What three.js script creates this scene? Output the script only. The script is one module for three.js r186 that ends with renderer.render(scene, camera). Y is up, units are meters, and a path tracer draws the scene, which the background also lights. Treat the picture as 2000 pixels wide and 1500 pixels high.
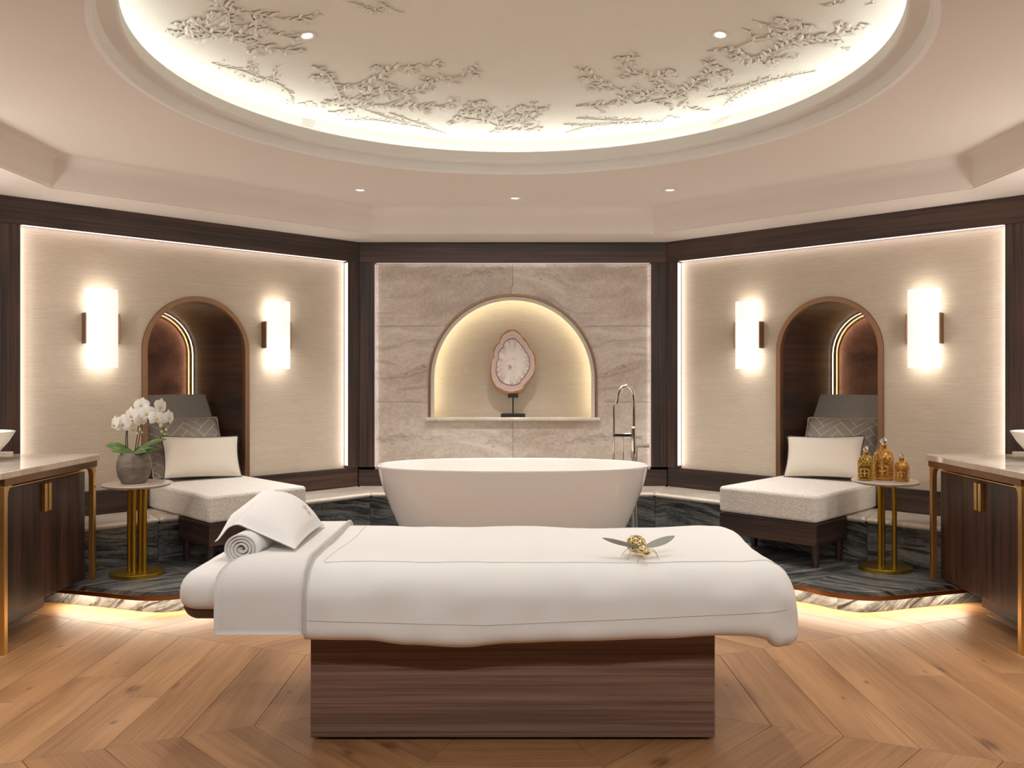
import * as THREE from 'three';
import { RoundedBoxGeometry } from 'three/addons/geometries/RoundedBoxGeometry.js';
import { RectAreaLightUniformsLib } from 'three/addons/lights/RectAreaLightUniformsLib.js';
import { mergeGeometries, toCreasedNormals } from 'three/addons/utils/BufferGeometryUtils.js';

// ---------------------------------------------------------------- camera, exposure, light levels
RectAreaLightUniformsLib.init();
const scene = new THREE.Scene();
scene.background = new THREE.Color(0x000000);
const renderer = new THREE.WebGLRenderer({ antialias: true });
renderer.toneMapping = THREE.LinearToneMapping;
renderer.toneMappingExposure = 1.22;
renderer.shadowMap.enabled = true;
const camera = new THREE.PerspectiveCamera(2 * Math.atan(750 / 1655) * 180 / Math.PI, 4 / 3, 0.02, 40);
camera.position.set(0, 1.3, 0);
camera.lookAt(0, 1.3, -5);
camera.setViewOffset(2000, 1500, -1.5, 17, 2000, 1500);
const WARM = [1, 0.88, 0.70], ROSE = [1, 0.86, 0.86], GOLD = [1, 0.82, 0.60], SOFT = [0.97, 1, 0.985], SPOT = [0.98, 0.985, 1];
const LEVEL = { dome: 7.4, panel: 3.4, marble: 3.0, niche: 8, alcove: 17, step: 80, sconce: 0.027, vanity: 0.27, spotBack: 11, spotDome: 2.9, spotRoom: 6 };

// ---------------------------------------------------------------- helpers
const V = (x, y, z) => new THREE.Vector3(x, y, z);
const PI = Math.PI, T8 = Math.tan(PI / 8), R2 = Math.SQRT1_2;
let seed = 12345;
const rnd = () => { seed = (seed * 1664525 + 1013904223) >>> 0; return seed / 4294967296; };
const rr = (a, b) => a + (b - a) * rnd();
const clamp = (x, a, b) => Math.min(b, Math.max(a, x));
const lerp = (a, b, t) => a + (b - a) * t;
const smooth = (a, b, x) => { const t = clamp((x - a) / (b - a), 0, 1); return t * t * (3 - 2 * t); };

const used = {};
function numbered(name) { const n = used[name] = (used[name] ?? -1) + 1; return n ? `${name}_${String(n).padStart(3, '0')}` : name; }
function shadows(m) { m.castShadow = true; m.receiveShadow = true; return m; }
function part(name, geo, mat, parent, label) {
  const m = shadows(new THREE.Mesh(geo, mat)); m.name = name; parent.add(m);
  if (label) m.userData.label = label;
  return m;
}
function thing(name, label, category, [x, y, z] = [0, 0, 0], turn = 0, group) {
  const o = new THREE.Group(); o.name = numbered(name); scene.add(o);
  o.position.set(x, y, z); o.rotation.y = turn; o.userData = { label, category };
  if (group) o.userData.group = group;
  o.updateMatrixWorld(true);
  return o;
}
function single(name, geo, mat, label, category, group) {
  const m = shadows(new THREE.Mesh(geo, mat)); m.name = numbered(name); scene.add(m);
  m.userData = { label, category }; if (group) m.userData.group = group;
  return m;
}
function struct(name, pos = [0, 0, 0], turn = 0) {
  const o = new THREE.Group(); o.name = name; scene.add(o); o.position.set(...pos); o.rotation.y = turn;
  o.userData = { kind: 'structure' }; o.updateMatrixWorld(true); return o;
}
// uv in metres, by the way each face points; grain runs along the given axis (texture v)
function uvm(geo, grain = 'y', du = 0, dv = 0) {
  if (!geo.attributes.normal) geo.computeVertexNormals();
  const p = geo.attributes.position, n = geo.attributes.normal, uv = new Float32Array(p.count * 2);
  for (let i = 0; i < p.count; i++) {
    const a = Math.abs(n.getX(i)), b = Math.abs(n.getY(i)), c = Math.abs(n.getZ(i));
    const X = p.getX(i), Y = p.getY(i), Z = p.getZ(i);
    const drop = a >= b && a >= c ? 'x' : b >= c ? 'y' : 'z';
    const axes = ['x', 'y', 'z'].filter(k => k !== drop), val = { x: X, y: Y, z: Z };
    let v = axes.includes(grain) ? grain : axes[1], u = axes.find(k => k !== v);
    uv[2 * i] = val[u] + du; uv[2 * i + 1] = val[v] + dv;
  }
  geo.setAttribute('uv', new THREE.BufferAttribute(uv, 2));
  return geo;
}
function box(x0, x1, y0, y1, z0, z1, r = 0.002, grain = 'y', du = 0, dv = 0) {
  const w = Math.abs(x1 - x0), h = Math.abs(y1 - y0), d = Math.abs(z1 - z0);
  const g = new RoundedBoxGeometry(w, h, d, 2, Math.min(r, w / 2.1, h / 2.1, d / 2.1));
  g.translate((x0 + x1) / 2, (y0 + y1) / 2, (z0 + z1) / 2);
  return uvm(g, grain, du, dv);
}
function grid(nu, nv, f, closed = false) {
  const pos = [], uv = [], idx = [];
  for (let j = 0; j <= nv; j++) for (let i = 0; i <= nu; i++) {
    const q = f(i / nu, j / nv); pos.push(q[0], q[1], q[2]); uv.push(q[3] ?? i / nu, q[4] ?? j / nv);
  }
  for (let j = 0; j < nv; j++) for (let i = 0; i < nu; i++) {
    const a = j * (nu + 1) + i, b = a + 1, c = a + nu + 1, d = c + 1; idx.push(a, b, d, a, d, c);
  }
  const g = new THREE.BufferGeometry();
  g.setAttribute('position', new THREE.Float32BufferAttribute(pos, 3));
  g.setAttribute('uv', new THREE.Float32BufferAttribute(uv, 2));
  g.setIndex(idx); g.computeVertexNormals();
  if (closed) {
    const n = g.attributes.normal;
    for (let j = 0; j <= nv; j++) {
      const a = j * (nu + 1), b = a + nu, s = V(n.getX(a) + n.getX(b), n.getY(a) + n.getY(b), n.getZ(a) + n.getZ(b)).normalize();
      n.setXYZ(a, s.x, s.y, s.z); n.setXYZ(b, s.x, s.y, s.z);
    }
  }
  return g;
}
// a cloth with thickness: the outer sheet, an inner sheet and the hem between them
function cloth(nu, nv, f, th) {
  const g = grid(nu, nv, f), p = g.attributes.position, n = g.attributes.normal, uv = g.attributes.uv, N = p.count;
  const pos = [...p.array], uvs = [...uv.array], idx = [...g.index.array];
  for (let i = 0; i < N; i++) { pos.push(p.getX(i) - n.getX(i) * th, p.getY(i) - n.getY(i) * th, p.getZ(i) - n.getZ(i) * th); uvs.push(uv.getX(i), uv.getY(i)); }
  const base = g.index.array;
  for (let k = 0; k < base.length; k += 3) idx.push(base[k] + N, base[k + 2] + N, base[k + 1] + N);
  const at = (i, j) => j * (nu + 1) + i, edge = (a, b) => idx.push(a, a + N, b + N, a, b + N, b);
  for (let i = 0; i < nu; i++) { edge(at(i + 1, 0), at(i, 0)); edge(at(i, nv), at(i + 1, nv)); }
  for (let j = 0; j < nv; j++) { edge(at(0, j), at(0, j + 1)); edge(at(nu, j + 1), at(nu, j)); }
  const o = new THREE.BufferGeometry();
  o.setAttribute('position', new THREE.Float32BufferAttribute(pos, 3)); o.setAttribute('uv', new THREE.Float32BufferAttribute(uvs, 2));
  o.setIndex(idx); o.computeVertexNormals(); return o;
}
function tube(pts, r, seg = 40, rad = 8, closed = false, tension = 0.5) {
  const c = new THREE.CatmullRomCurve3(pts.map(p => p.isVector3 ? p : V(...p)), closed, 'catmullrom', tension);
  return new THREE.TubeGeometry(c, seg, r, rad, closed);
}
function capped(pts, r, seg = 40, rad = 8) {
  const vs = pts.map(p => p.isVector3 ? p : V(...p)), a = vs[0], b = vs[vs.length - 1];
  const s1 = new THREE.SphereGeometry(r, rad, 5).translate(a.x, a.y, a.z), s2 = new THREE.SphereGeometry(r, rad, 5).translate(b.x, b.y, b.z);
  return mergeGeometries([tube(vs, r, seg, rad), s1, s2]);
}
function rod(a, b, r, rad = 16, r2 = r) {
  const d = V(...b).sub(V(...a)), L = d.length(), g = new THREE.CylinderGeometry(r2, r, L, rad, 1);
  g.applyQuaternion(new THREE.Quaternion().setFromUnitVectors(V(0, 1, 0), d.normalize()));
  return g.translate((a[0] + b[0]) / 2, (a[1] + b[1]) / 2, (a[2] + b[2]) / 2);
}
const lathe = (pts, seg = 64) => new THREE.LatheGeometry(pts.map(p => new THREE.Vector2(p[0], p[1])), seg);
// a flat-laid prism: outline in (x, depth), from y0 up to y1
function prism(poly, y0, y1, bevel = 0.001, holes = []) {
  const s = new THREE.Shape(poly.map(p => new THREE.Vector2(p[0], p[1])));
  for (const h of holes) s.holes.push(new THREE.Path(h.map(p => new THREE.Vector2(p[0], p[1]))));
  const g = new THREE.ExtrudeGeometry(s, { depth: y1 - y0 - 2 * bevel, bevelEnabled: bevel > 0, bevelSize: bevel, bevelThickness: bevel, bevelOffset: -bevel, bevelSegments: 1, curveSegments: 4 });
  g.rotateX(-PI / 2); g.translate(0, y0 + bevel, 0); return g;
}
// an upright plate: outline in (x, y), from z0 to z1
function plate(poly, z0, z1, bevel = 0, holes = []) {
  const s = new THREE.Shape(poly.map(p => new THREE.Vector2(p[0], p[1])));
  for (const h of holes) s.holes.push(new THREE.Path(h.map(p => new THREE.Vector2(p[0], p[1]))));
  const g = new THREE.ExtrudeGeometry(s, { depth: z1 - z0 - 2 * bevel, bevelEnabled: bevel > 0, bevelSize: bevel, bevelThickness: bevel, bevelOffset: -bevel, bevelSegments: 2 });
  return g.translate(0, 0, z0 + bevel);
}
function clip(poly, nx, ny, c) {            // keep nx*x + ny*y <= c
  const out = [], f = p => nx * p[0] + ny * p[1] - c;
  poly.forEach((p, i) => {
    const q = poly[(i + 1) % poly.length], a = f(p), b = f(q);
    if (a <= 0) out.push(p);
    if (a * b < 0) { const t = a / (a - b); out.push([lerp(p[0], q[0], t), lerp(p[1], q[1], t)]); }
  });
  return out;
}
const area = p => Math.abs(p.reduce((s, a, i) => { const b = p[(i + 1) % p.length]; return s + a[0] * b[1] - b[0] * a[1]; }, 0)) / 2;
function arch(cx, r, y0, spring, n = 40) {  // outline from bottom left over the top to bottom right
  const o = [[cx - r, y0]];
  for (let i = 0; i <= n; i++) { const a = PI - PI * i / n; o.push([cx + r * Math.cos(a), spring + r * Math.sin(a)]); }
  o.push([cx + r, y0]); return o;
}
function archRing(cx, r0, r1, y0, spring, z0, z1, bevel = 0.002, n = 40) {
  const g = plate([...arch(cx, r1, y0, spring, n), ...arch(cx, r0, y0, spring, n).reverse()], z0, z1, bevel);
  return uvm(g, 'z');
}
// light strip: a glowing ribbon along points of the parent's own frame, and an area light per stretch just in front of it
function ledStrip(parent, pts, across, facing, color, glow, level, every = 1, name = 'led_strip') {
  const P = pts.map(p => p.isVector3 ? p : V(...p)), fn = f => typeof f === 'function' ? f : () => f;
  const W = fn(across), D = fn(facing), th = 0.004, pos = [], idx = [];
  P.forEach((p, i) => {
    const w = W(i).clone().multiplyScalar(0.5), d = D(i).clone().normalize().multiplyScalar(th);
    for (const [sx, sd] of [[-1, 0], [1, 0], [1, -1], [-1, -1]]) pos.push(p.x + w.x * sx + d.x * sd, p.y + w.y * sx + d.y * sd, p.z + w.z * sx + d.z * sd);
    if (i) for (let k = 0; k < 4; k++) { const a = (i - 1) * 4 + k, b = (i - 1) * 4 + (k + 1) % 4; idx.push(a, b, b + 4, a, b + 4, a + 4); }
  });
  const L = pos.length / 3; idx.push(0, 2, 1, 0, 3, 2, L - 4, L - 3, L - 2, L - 4, L - 2, L - 1);
  const g = new THREE.BufferGeometry(); g.setAttribute('position', new THREE.Float32BufferAttribute(pos, 3)); g.setIndex(idx);
  const gg = g.toNonIndexed(); gg.computeVertexNormals(); uvm(gg);
  const m = new THREE.MeshStandardMaterial({ color: 0x808080, roughness: 0.6, emissive: new THREE.Color().setRGB(...color), emissiveIntensity: glow });
  part(name, gg, m, parent);
  parent.updateMatrixWorld(true);
  const M = parent.matrixWorld;
  for (let i = 0; i + every < P.length; i += every) {
    const a = P[i].clone().applyMatrix4(M), b = P[i + every].clone().applyMatrix4(M), h = i + (every >> 1);
    const d = D(h).clone().normalize().transformDirection(M), along = b.clone().sub(a), len = along.length(); along.normalize();
    const z = d.clone().negate(), y = z.clone().cross(along).normalize(), x = y.clone().cross(z).normalize();
    const l = new THREE.RectAreaLight(new THREE.Color().setRGB(...color), level, len, W(h).length());
    l.position.copy(a).add(b).multiplyScalar(0.5).addScaledVector(d, 0.004);
    l.quaternion.setFromRotationMatrix(new THREE.Matrix4().makeBasis(x, y, z));
    l.name = 'led_strip_lamp'; scene.add(l);
  }
}

// ---------------------------------------------------------------- procedural textures
function hash(x, y, s) { let h = Math.imul(x, 374761393) ^ Math.imul(y, 668265263) ^ Math.imul(s, 1274126177); h = Math.imul(h ^ (h >>> 13), 1274126177); return ((h ^ (h >>> 16)) >>> 0) / 4294967296; }
function vnoise(x, y, px, py, s) {          // repeats after px, py cells
  const xi = Math.floor(x), yi = Math.floor(y), fx = x - xi, fy = y - yi, ux = fx * fx * (3 - 2 * fx), uy = fy * fy * (3 - 2 * fy);
  const a = ((xi % px) + px) % px, b = (a + 1) % px, c = ((yi % py) + py) % py, d = (c + 1) % py;
  return lerp(lerp(hash(a, c, s), hash(b, c, s), ux), lerp(hash(a, d, s), hash(b, d, s), ux), uy);
}
function fbm(u, v, fx, fy, oct, s) {        // u, v in 0..1, fx and fy whole numbers of cells
  let t = 0, a = 0.5, n = 0;
  for (let o = 0; o < oct; o++) { t += a * vnoise(u * fx, v * fy, fx, fy, s + o); n += a; a *= 0.5; fx *= 2; fy *= 2; }
  return t / n;
}
const toS = c => Math.round(255 * clamp(c <= 0.0031308 ? 12.92 * c : 1.055 * Math.pow(c, 1 / 2.4) - 0.055, 0, 1));
const lin = c => { c /= 255; return c <= 0.04045 ? c / 12.92 : Math.pow((c + 0.055) / 1.055, 2.4); };
const rgb = (r, g, b) => [lin(r), lin(g), lin(b)];
const C = (r, g, b) => new THREE.Color().setRGB(lin(r), lin(g), lin(b));
const mix = (a, b, t) => [lerp(a[0], b[0], t), lerp(a[1], b[1], t), lerp(a[2], b[2], t)];
function texture(w, h, mw, mh, f, srgb = true) {   // covers mw by mh metres
  const d = new Uint8Array(w * h * 4);
  for (let j = 0; j < h; j++) for (let i = 0; i < w; i++) {
    const c = f((i + 0.5) / w, (j + 0.5) / h), k = 4 * (j * w + i);
    if (srgb) { d[k] = toS(c[0]); d[k + 1] = toS(c[1]); d[k + 2] = toS(c[2]); } else { const q = Math.round(255 * clamp(c, 0, 1)); d[k] = d[k + 1] = d[k + 2] = q; }
    d[k + 3] = 255;
  }
  const t = new THREE.DataTexture(d, w, h); t.magFilter = THREE.LinearFilter; t.minFilter = THREE.LinearMipmapLinearFilter; t.generateMipmaps = true;
  t.wrapS = t.wrapT = THREE.RepeatWrapping; t.repeat.set(1 / mw, 1 / mh); if (srgb) t.colorSpace = THREE.SRGBColorSpace; t.needsUpdate = true;
  return t;
}
function woodTex(base, dark, mw, mh, fine, seedN, contrast = 1) {   // grain along v
  return texture(512, 1024, mw, mh, (u, v) => {
    const warp = 0.02 * (fbm(u, v, 3, 2, 3, seedN + 20) - 0.5), x = u + warp;
    const a = fbm(x, v, fine, 3, 4, seedN), b = fbm(x, v, Math.round(fine / 6), 2, 3, seedN + 7), c = fbm(x, v, fine * 3, 12, 2, seedN + 11);
    const t = clamp(0.5 + contrast * (1.5 * (a - 0.5) + 1.4 * (b - 0.5) + 0.7 * (c - 0.5)), 0, 1);
    return mix(dark, base, t);
  });
}
const std = o => new THREE.MeshStandardMaterial(o), phys = o => new THREE.MeshPhysicalMaterial(o);
const T = {};
T.wood = woodTex(rgb(76, 50, 39), rgb(30, 19, 15), 0.8, 2.2, 60, 3, 1.15);
T.tableWood = woodTex(rgb(150, 118, 100), rgb(108, 82, 69), 0.42, 2.2, 72, 31, 0.9);
T.oak = texture(512, 2048, 0.55, 2.4, (u, v) => {
  const wx = u + 0.06 * (fbm(u, v, 2, 3, 3, 41) - 0.5);
  const rings = Math.sin((wx * 9 + 4.5 * fbm(wx, v, 3, 2, 3, 44)) * 6.283), fine = fbm(wx, v, 90, 10, 3, 47), broad = fbm(u, v, 3, 3, 4, 52);
  let t = 0.55 + 0.10 * rings * fbm(u, v, 2, 4, 2, 55) + 0.62 * (fine - 0.5) + 1.3 * (broad - 0.5);
  let c = mix(rgb(132, 91, 57), rgb(186, 140, 97), clamp(t, 0, 1));
  for (const [kx, ky, r] of [[0.3, 0.18, 0.026], [0.72, 0.41, 0.036], [0.45, 0.66, 0.020], [0.2, 0.86, 0.042], [0.83, 0.9, 0.016], [0.6, 0.08, 0.014], [0.15, 0.52, 0.018]]) {
    const dx = (u - kx) * 0.55, dy = (v - ky) * 2.4 * 0.55, q = Math.hypot(dx, dy) + 0.012 * (fbm(u, v, 24, 60, 2, 61) - 0.5);
    c = mix(c, rgb(92, 60, 38), 0.95 * (1 - smooth(r * 0.2, r, q)) * (0.4 + 0.6 * fbm(u, v, 40, 40, 2, 66)));
  }
  return c;
});
T.oakBump = texture(256, 1024, 0.55, 2.4, (u, v) => fbm(u, v, 90, 10, 3, 47), false);
T.stone = texture(1024, 1024, 1.1, 1.1, (u, v) => {   // layered wavy stripes along u
  const w = fbm(u, v, 2, 3, 3, 71), w2 = fbm(u, v, 6, 16, 3, 75), vv = v + 0.16 * (w - 0.5) + 0.02 * (w2 - 0.5);
  const band = fbm(u, vv, 3, 34, 4, 79), line = fbm(u, vv, 6, 120, 3, 83), g = fbm(u, v, 60, 120, 2, 87);
  let c = mix(rgb(63, 63, 61), rgb(132, 131, 125), clamp(0.42 + 1.5 * (band - 0.5) + 0.5 * (g - 0.5), 0, 1));
  c = mix(c, rgb(18, 18, 21), 0.9 * smooth(0.56, 0.72, line));
  const ph = vv * 14, r = Math.abs(((ph % 1) + 1) % 1 - 0.5) * 2;
  c = mix(c, rgb(14, 14, 16), 0.85 * Math.pow(1 - r, 12) * smooth(0.35, 0.6, fbm(u, v, 5, 9, 3, 89)));
  return mix(c, rgb(180, 178, 172), 0.3 * smooth(0.66, 0.8, 1 - line) * g);
});
T.marble = texture(1024, 1024, 2.0, 2.0, (u, v) => {
  const w = fbm(u, v, 2, 3, 4, 91), vv = v + 0.22 * (w - 0.5), g = fbm(u, v, 120, 120, 3, 103), m = fbm(u, vv, 18, 34, 4, 99);
  const drift = fbm(u, vv, 3, 11, 5, 108), wisp = fbm(u, vv, 5, 40, 4, 94);
  let c = mix(rgb(182, 166, 149), rgb(213, 201, 186), clamp(0.55 + 1.2 * (drift - 0.5) + 0.9 * (m - 0.5) + 0.9 * (g - 0.5), 0, 1));
  c = mix(c, rgb(228, 217, 203), 0.55 * smooth(0.56, 0.72, wisp) * smooth(0.45, 0.6, drift));
  c = mix(c, rgb(140, 121, 105), 0.4 * smooth(0.58, 0.74, 1 - wisp) * smooth(0.4, 0.6, w));
  const ph = vv * 4 + 0.35 * (m - 0.5), r = Math.abs(((ph % 1) + 1) % 1 - 0.5) * 2;
  return mix(c, rgb(104, 86, 72), 0.55 * Math.pow(1 - r, 40) * smooth(0.48, 0.6, fbm(u, v, 6, 4, 3, 113)));
});
T.pale = texture(512, 512, 0.9, 0.9, (u, v) => {
  const w = fbm(u, v, 3, 5, 5, 121), g = fbm(u, v, 60, 60, 2, 126), r = Math.abs((((v * 4 + 2.4 * w) % 1) + 1) % 1 - 0.5) * 2;
  return mix(mix(rgb(196, 180, 160), rgb(226, 214, 198), clamp(0.5 + 1.5 * (w - 0.5) + 0.4 * (g - 0.5), 0, 1)), rgb(176, 158, 138), 0.35 * Math.pow(1 - r, 8));
});
T.fabric = texture(512, 1024, 0.7, 0.5, (u, v) => {
  const a = fbm(u, v, 6, 220, 2, 131), b = fbm(u, v, 24, 300, 2, 135), c = fbm(u, v, 3, 4, 3, 139);
  return mix(rgb(187, 171, 149), rgb(212, 199, 179), clamp(0.5 + 0.6 * (a - 0.5) + 0.6 * (b - 0.5) + 0.35 * (c - 0.5), 0, 1));
});
T.fabricBump = texture(256, 512, 0.35, 0.25, (u, v) => fbm(u, v, 10, 120, 2, 143), false);
T.weave = texture(256, 256, 0.05, 0.05, (u, v) => 0.5 + 0.25 * Math.sin(u * 6.283 * 16) * Math.sin(v * 6.283 * 16) + 0.6 * (fbm(u, v, 32, 32, 2, 151) - 0.5), false);
T.boucle = texture(512, 512, 0.16, 0.16, (u, v) => { const a = fbm(u, v, 30, 30, 3, 157); return mix(rgb(212, 203, 190), rgb(238, 231, 221), clamp(0.5 + 2 * (a - 0.5), 0, 1)); });
T.boucleBump = texture(512, 512, 0.16, 0.16, (u, v) => fbm(u, v, 30, 30, 3, 157), false);
T.grey = texture(256, 256, 0.06, 0.06, (u, v) => { const a = fbm(u, v, 40, 12, 2, 161), b = fbm(u, v, 12, 40, 2, 163); return mix(rgb(160, 154, 146), rgb(198, 192, 182), clamp(0.5 + 1.2 * (a + b - 1), 0, 1)); });
T.leather = texture(512, 512, 0.6, 0.6, (u, v) => { const a = fbm(u, v, 5, 5, 5, 167), b = fbm(u, v, 60, 60, 3, 171); return mix(rgb(104, 66, 52), rgb(154, 106, 84), clamp(0.5 + 1.6 * (a - 0.5) + 0.6 * (b - 0.5), 0, 1)); });
T.terry = texture(256, 256, 0.04, 0.04, (u, v) => fbm(u, v, 24, 24, 3, 175), false);
T.alabaster = texture(256, 512, 0.3, 0.6, (u, v) => {
  const w = fbm(u, v, 2, 3, 4, 181), r = Math.abs((((v * 3 + u + 3 * w) % 1) + 1) % 1 - 0.5) * 2;
  return mix(mix([1, 0.97, 0.94], [0.90, 0.88, 0.89], smooth(0.45, 0.7, w)), [0.93, 0.80, 0.66], 0.35 * Math.pow(1 - r, 18));
});
T.plaster = texture(512, 512, 0.5, 0.5, (u, v) => fbm(u, v, 60, 60, 3, 187), false);
T.potTex = texture(256, 256, 0.3, 0.3, (u, v) => mix(rgb(92, 82, 72), rgb(134, 122, 108), clamp(fbm(u, v, 5, 14, 4, 193) * 1.4 - 0.2, 0, 1)));

const M = {};
M.ring = std({ color: C(244, 243, 238), roughness: 0.9 });
M.ceiling = std({ color: C(234, 225, 215), roughness: 0.9 });
M.dome = std({ color: C(234, 229, 217), roughness: 0.9, bumpMap: T.plaster, bumpScale: 0.0012 });
M.relief = std({ color: C(240, 236, 226), roughness: 0.85 });
M.wood = phys({ map: T.wood, roughness: 0.42, clearcoat: 0.25, clearcoatRoughness: 0.25 });
M.tableWood = std({ map: T.tableWood, roughness: 0.5 });
M.oak = [[1, 1, 1], [0.97, 0.95, 0.93], [1.02, 1.02, 1], [0.93, 0.90, 0.87], [0.99, 0.98, 0.97]].map((c, i) => std({ map: T.oak, color: new THREE.Color().setRGB(...c), roughness: 0.40, bumpMap: T.oakBump, bumpScale: 0.0006 }));
M.subfloor = std({ color: C(60, 42, 30), roughness: 0.9 });
M.stone = std({ map: T.stone, roughness: 0.38 });
M.marble = std({ map: T.marble, roughness: 0.35 });
M.pale = std({ map: T.pale, roughness: 0.10 });
M.fabric = std({ map: T.fabric, roughness: 0.85, bumpMap: T.fabricBump, bumpScale: 0.00015 });
M.bronze = std({ color: C(146, 114, 88), metalness: 1, roughness: 0.38 });
M.copper = std({ color: C(172, 122, 84), metalness: 1, roughness: 0.3 });
M.brass = std({ color: C(226, 186, 122), metalness: 1, roughness: 0.34 });
M.gold = std({ color: C(180, 148, 54), metalness: 1, roughness: 0.34 });
M.leather = std({ map: T.leather, roughness: 0.5 });
M.linen = std({ color: C(240, 236, 230), roughness: 0.9 });
M.duvet = std({ color: C(240, 237, 231), roughness: 0.85 });
M.seam = std({ color: C(206, 198, 184), roughness: 0.9 });
M.terry = std({ color: C(238, 234, 228), roughness: 1, bumpMap: T.terry, bumpScale: 0.0009 });
M.upholstery = std({ color: C(84, 58, 48), roughness: 0.5 });
M.tub = phys({ color: C(240, 235, 228), roughness: 0.16, clearcoat: 0.6, clearcoatRoughness: 0.05 });
M.chrome = std({ color: C(240, 234, 228), metalness: 1, roughness: 0.07 });
M.black = std({ color: C(24, 22, 22), roughness: 0.55 });
M.boucle = std({ map: T.boucle, roughness: 0.95, bumpMap: T.boucleBump, bumpScale: 0.003 });
M.cream = std({ color: C(226, 214, 198), roughness: 0.9, bumpMap: T.weave, bumpScale: 0.0006 });
M.grey = std({ map: T.grey, roughness: 0.95, bumpMap: T.weave, bumpScale: 0.0006 });
M.pipingPale = std({ color: C(214, 204, 190), roughness: 0.8 });
M.pipingDark = std({ color: C(84, 76, 72), roughness: 0.8 });
M.white = phys({ color: C(240, 236, 230), roughness: 0.2, clearcoat: 0.4 });
M.petal = phys({ color: C(246, 243, 236), roughness: 0.7, transmission: 0.25, thickness: 0, side: THREE.DoubleSide });
M.lip = std({ color: C(208, 198, 132), roughness: 0.7 });
M.bud = std({ color: C(196, 200, 140), roughness: 0.6 });
M.stem = std({ color: C(74, 56, 44), roughness: 0.7 });
M.leaf = phys({ color: C(80, 112, 42), roughness: 0.35, clearcoat: 0.3 });
M.pot = std({ map: T.potTex, roughness: 0.6 });
M.soil = std({ color: C(52, 40, 30), roughness: 1 });
M.wing = std({ color: C(150, 152, 138), metalness: 0.4, roughness: 0.5 });
M.amber = phys({ color: C(176, 124, 48), roughness: 0.12, metalness: 0.55, clearcoat: 0.6 });
M.glass = phys({ color: 0xffffff, roughness: 0.02, transmission: 1, thickness: 0.02, ior: 1.5 });
M.glow = (c, k) => std({ color: 0x808080, roughness: 0.5, emissive: new THREE.Color().setRGB(...c), emissiveIntensity: k });

// ---------------------------------------------------------------- room measures (x right, depth = -z)
const BACK = 6.78, HALF = 1.24, RUN = 1.806, SIDE = HALF + RUN, CORNER = BACK - RUN, NEAR = -1.0;
const LEDGE = 0.42, STEP = 0.148, PANEL0 = 0.57, PANEL1 = 2.195, RAIL1 = 2.357, CEIL = 2.55;
const DOMEZ = 3.64;

// floor: oak planks laid in rings round the middle of the room, mitred along eight seams
{
  const floor = struct('floor');
  part('subfloor', uvm(prism([[-3.1, NEAR - 0.1], [3.1, NEAR - 0.1], [3.1, 7.7], [-3.1, 7.7]], -0.12, -0.0165, 0)), M.subfloor, floor);
  const cx = 0, cd = 3.54, w = 0.231;
  for (let k = 0; k < 8; k++) {
    const f = k * PI / 4, e = [Math.cos(f), Math.sin(f)], t = [-Math.sin(f), Math.cos(f)];
    for (let i = -1; i < 21; i++) {
      const a0 = i < 0 ? 0 : 0.036 + w * i, a1 = 0.036 + w * (i + 1), g = 0.0009;
      if (i < 0 && false) continue;
      let quads = [[[a0 + g, -a0 * T8 + g], [a1 - g, -a1 * T8 + g], [a1 - g, a1 * T8 - g], [a0 + g, a0 * T8 - g]]];
      if (i < 0) quads = [[[0.004, 0], [a1 - g, -a1 * T8 + g], [a1 - g, a1 * T8 - g]]];
      const half = a1 * T8;
      if (half > 0.62 && rnd() < 0.6) { const c = rr(-0.55, 0.55) * a0 * T8; quads = [clip(quads[0], 0, 1, c - g), clip(quads[0], 0, -1, -c - g)]; }
      for (const q of quads) {
        let poly = q.map(([r, s]) => [cx + e[0] * r + t[0] * s, cd + e[1] * r + t[1] * s]);
        poly = clip(clip(clip(clip(poly, 1, 0, 3.03), -1, 0, 3.03), 0, -1, -NEAR - 0.02), 0, 1, 5.05);
        if (poly.length < 3 || area(poly) < 1e-4) continue;
        const geo = prism(poly, -0.016, 0, 0.0008), p = geo.attributes.position, uv = geo.attributes.uv, ou = rnd() * 0.55, ov = rnd() * 2.4;
        for (let n = 0; n < p.count; n++) { const X = p.getX(n) - cx, D = -p.getZ(n) - cd; uv.setXY(n, X * e[0] + D * e[1] + ou, X * t[0] + D * t[1] + ov); }
        part('plank', geo, M.oak[Math.floor(rnd() * M.oak.length)], floor);
      }
    }
  }
}

// raised step: dark stone treads with a scalloped front, copper band, lit riser
const EDGE = [[0, 4.80], [0.8, 4.82], [1.2, 4.85], [1.42, 4.84], [1.603, 4.743], [1.708, 4.616], [1.833, 4.539], [1.93, 4.518], [2.058, 4.539], [2.222, 4.594], [2.397, 4.65], [2.64, 4.72], [3.03, 4.80]];
const edgeCurve = new THREE.CatmullRomCurve3([...EDGE.slice(1).reverse().map(([x, d]) => V(-x, 0, d)), ...EDGE.map(([x, d]) => V(x, 0, d))], false, 'centripetal');
const edgePts = edgeCurve.getPoints(160).map(p => [p.x, p.z]);
function offsetEdge(o) {
  return edgePts.map((p, i) => {
    const a = edgePts[Math.max(0, i - 2)], b = edgePts[Math.min(160, i + 2)], dx = b[0] - a[0], dd = b[1] - a[1], l = Math.hypot(dx, dd);
    return [p[0] - dd / l * o, p[1] + dx / l * o];
  });
}
const wallLine = [[3.03, CORNER - 0.03], [HALF - 0.01, BACK - 0.02], [-HALF + 0.01, BACK - 0.02], [-3.03, CORNER - 0.03]];
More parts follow.
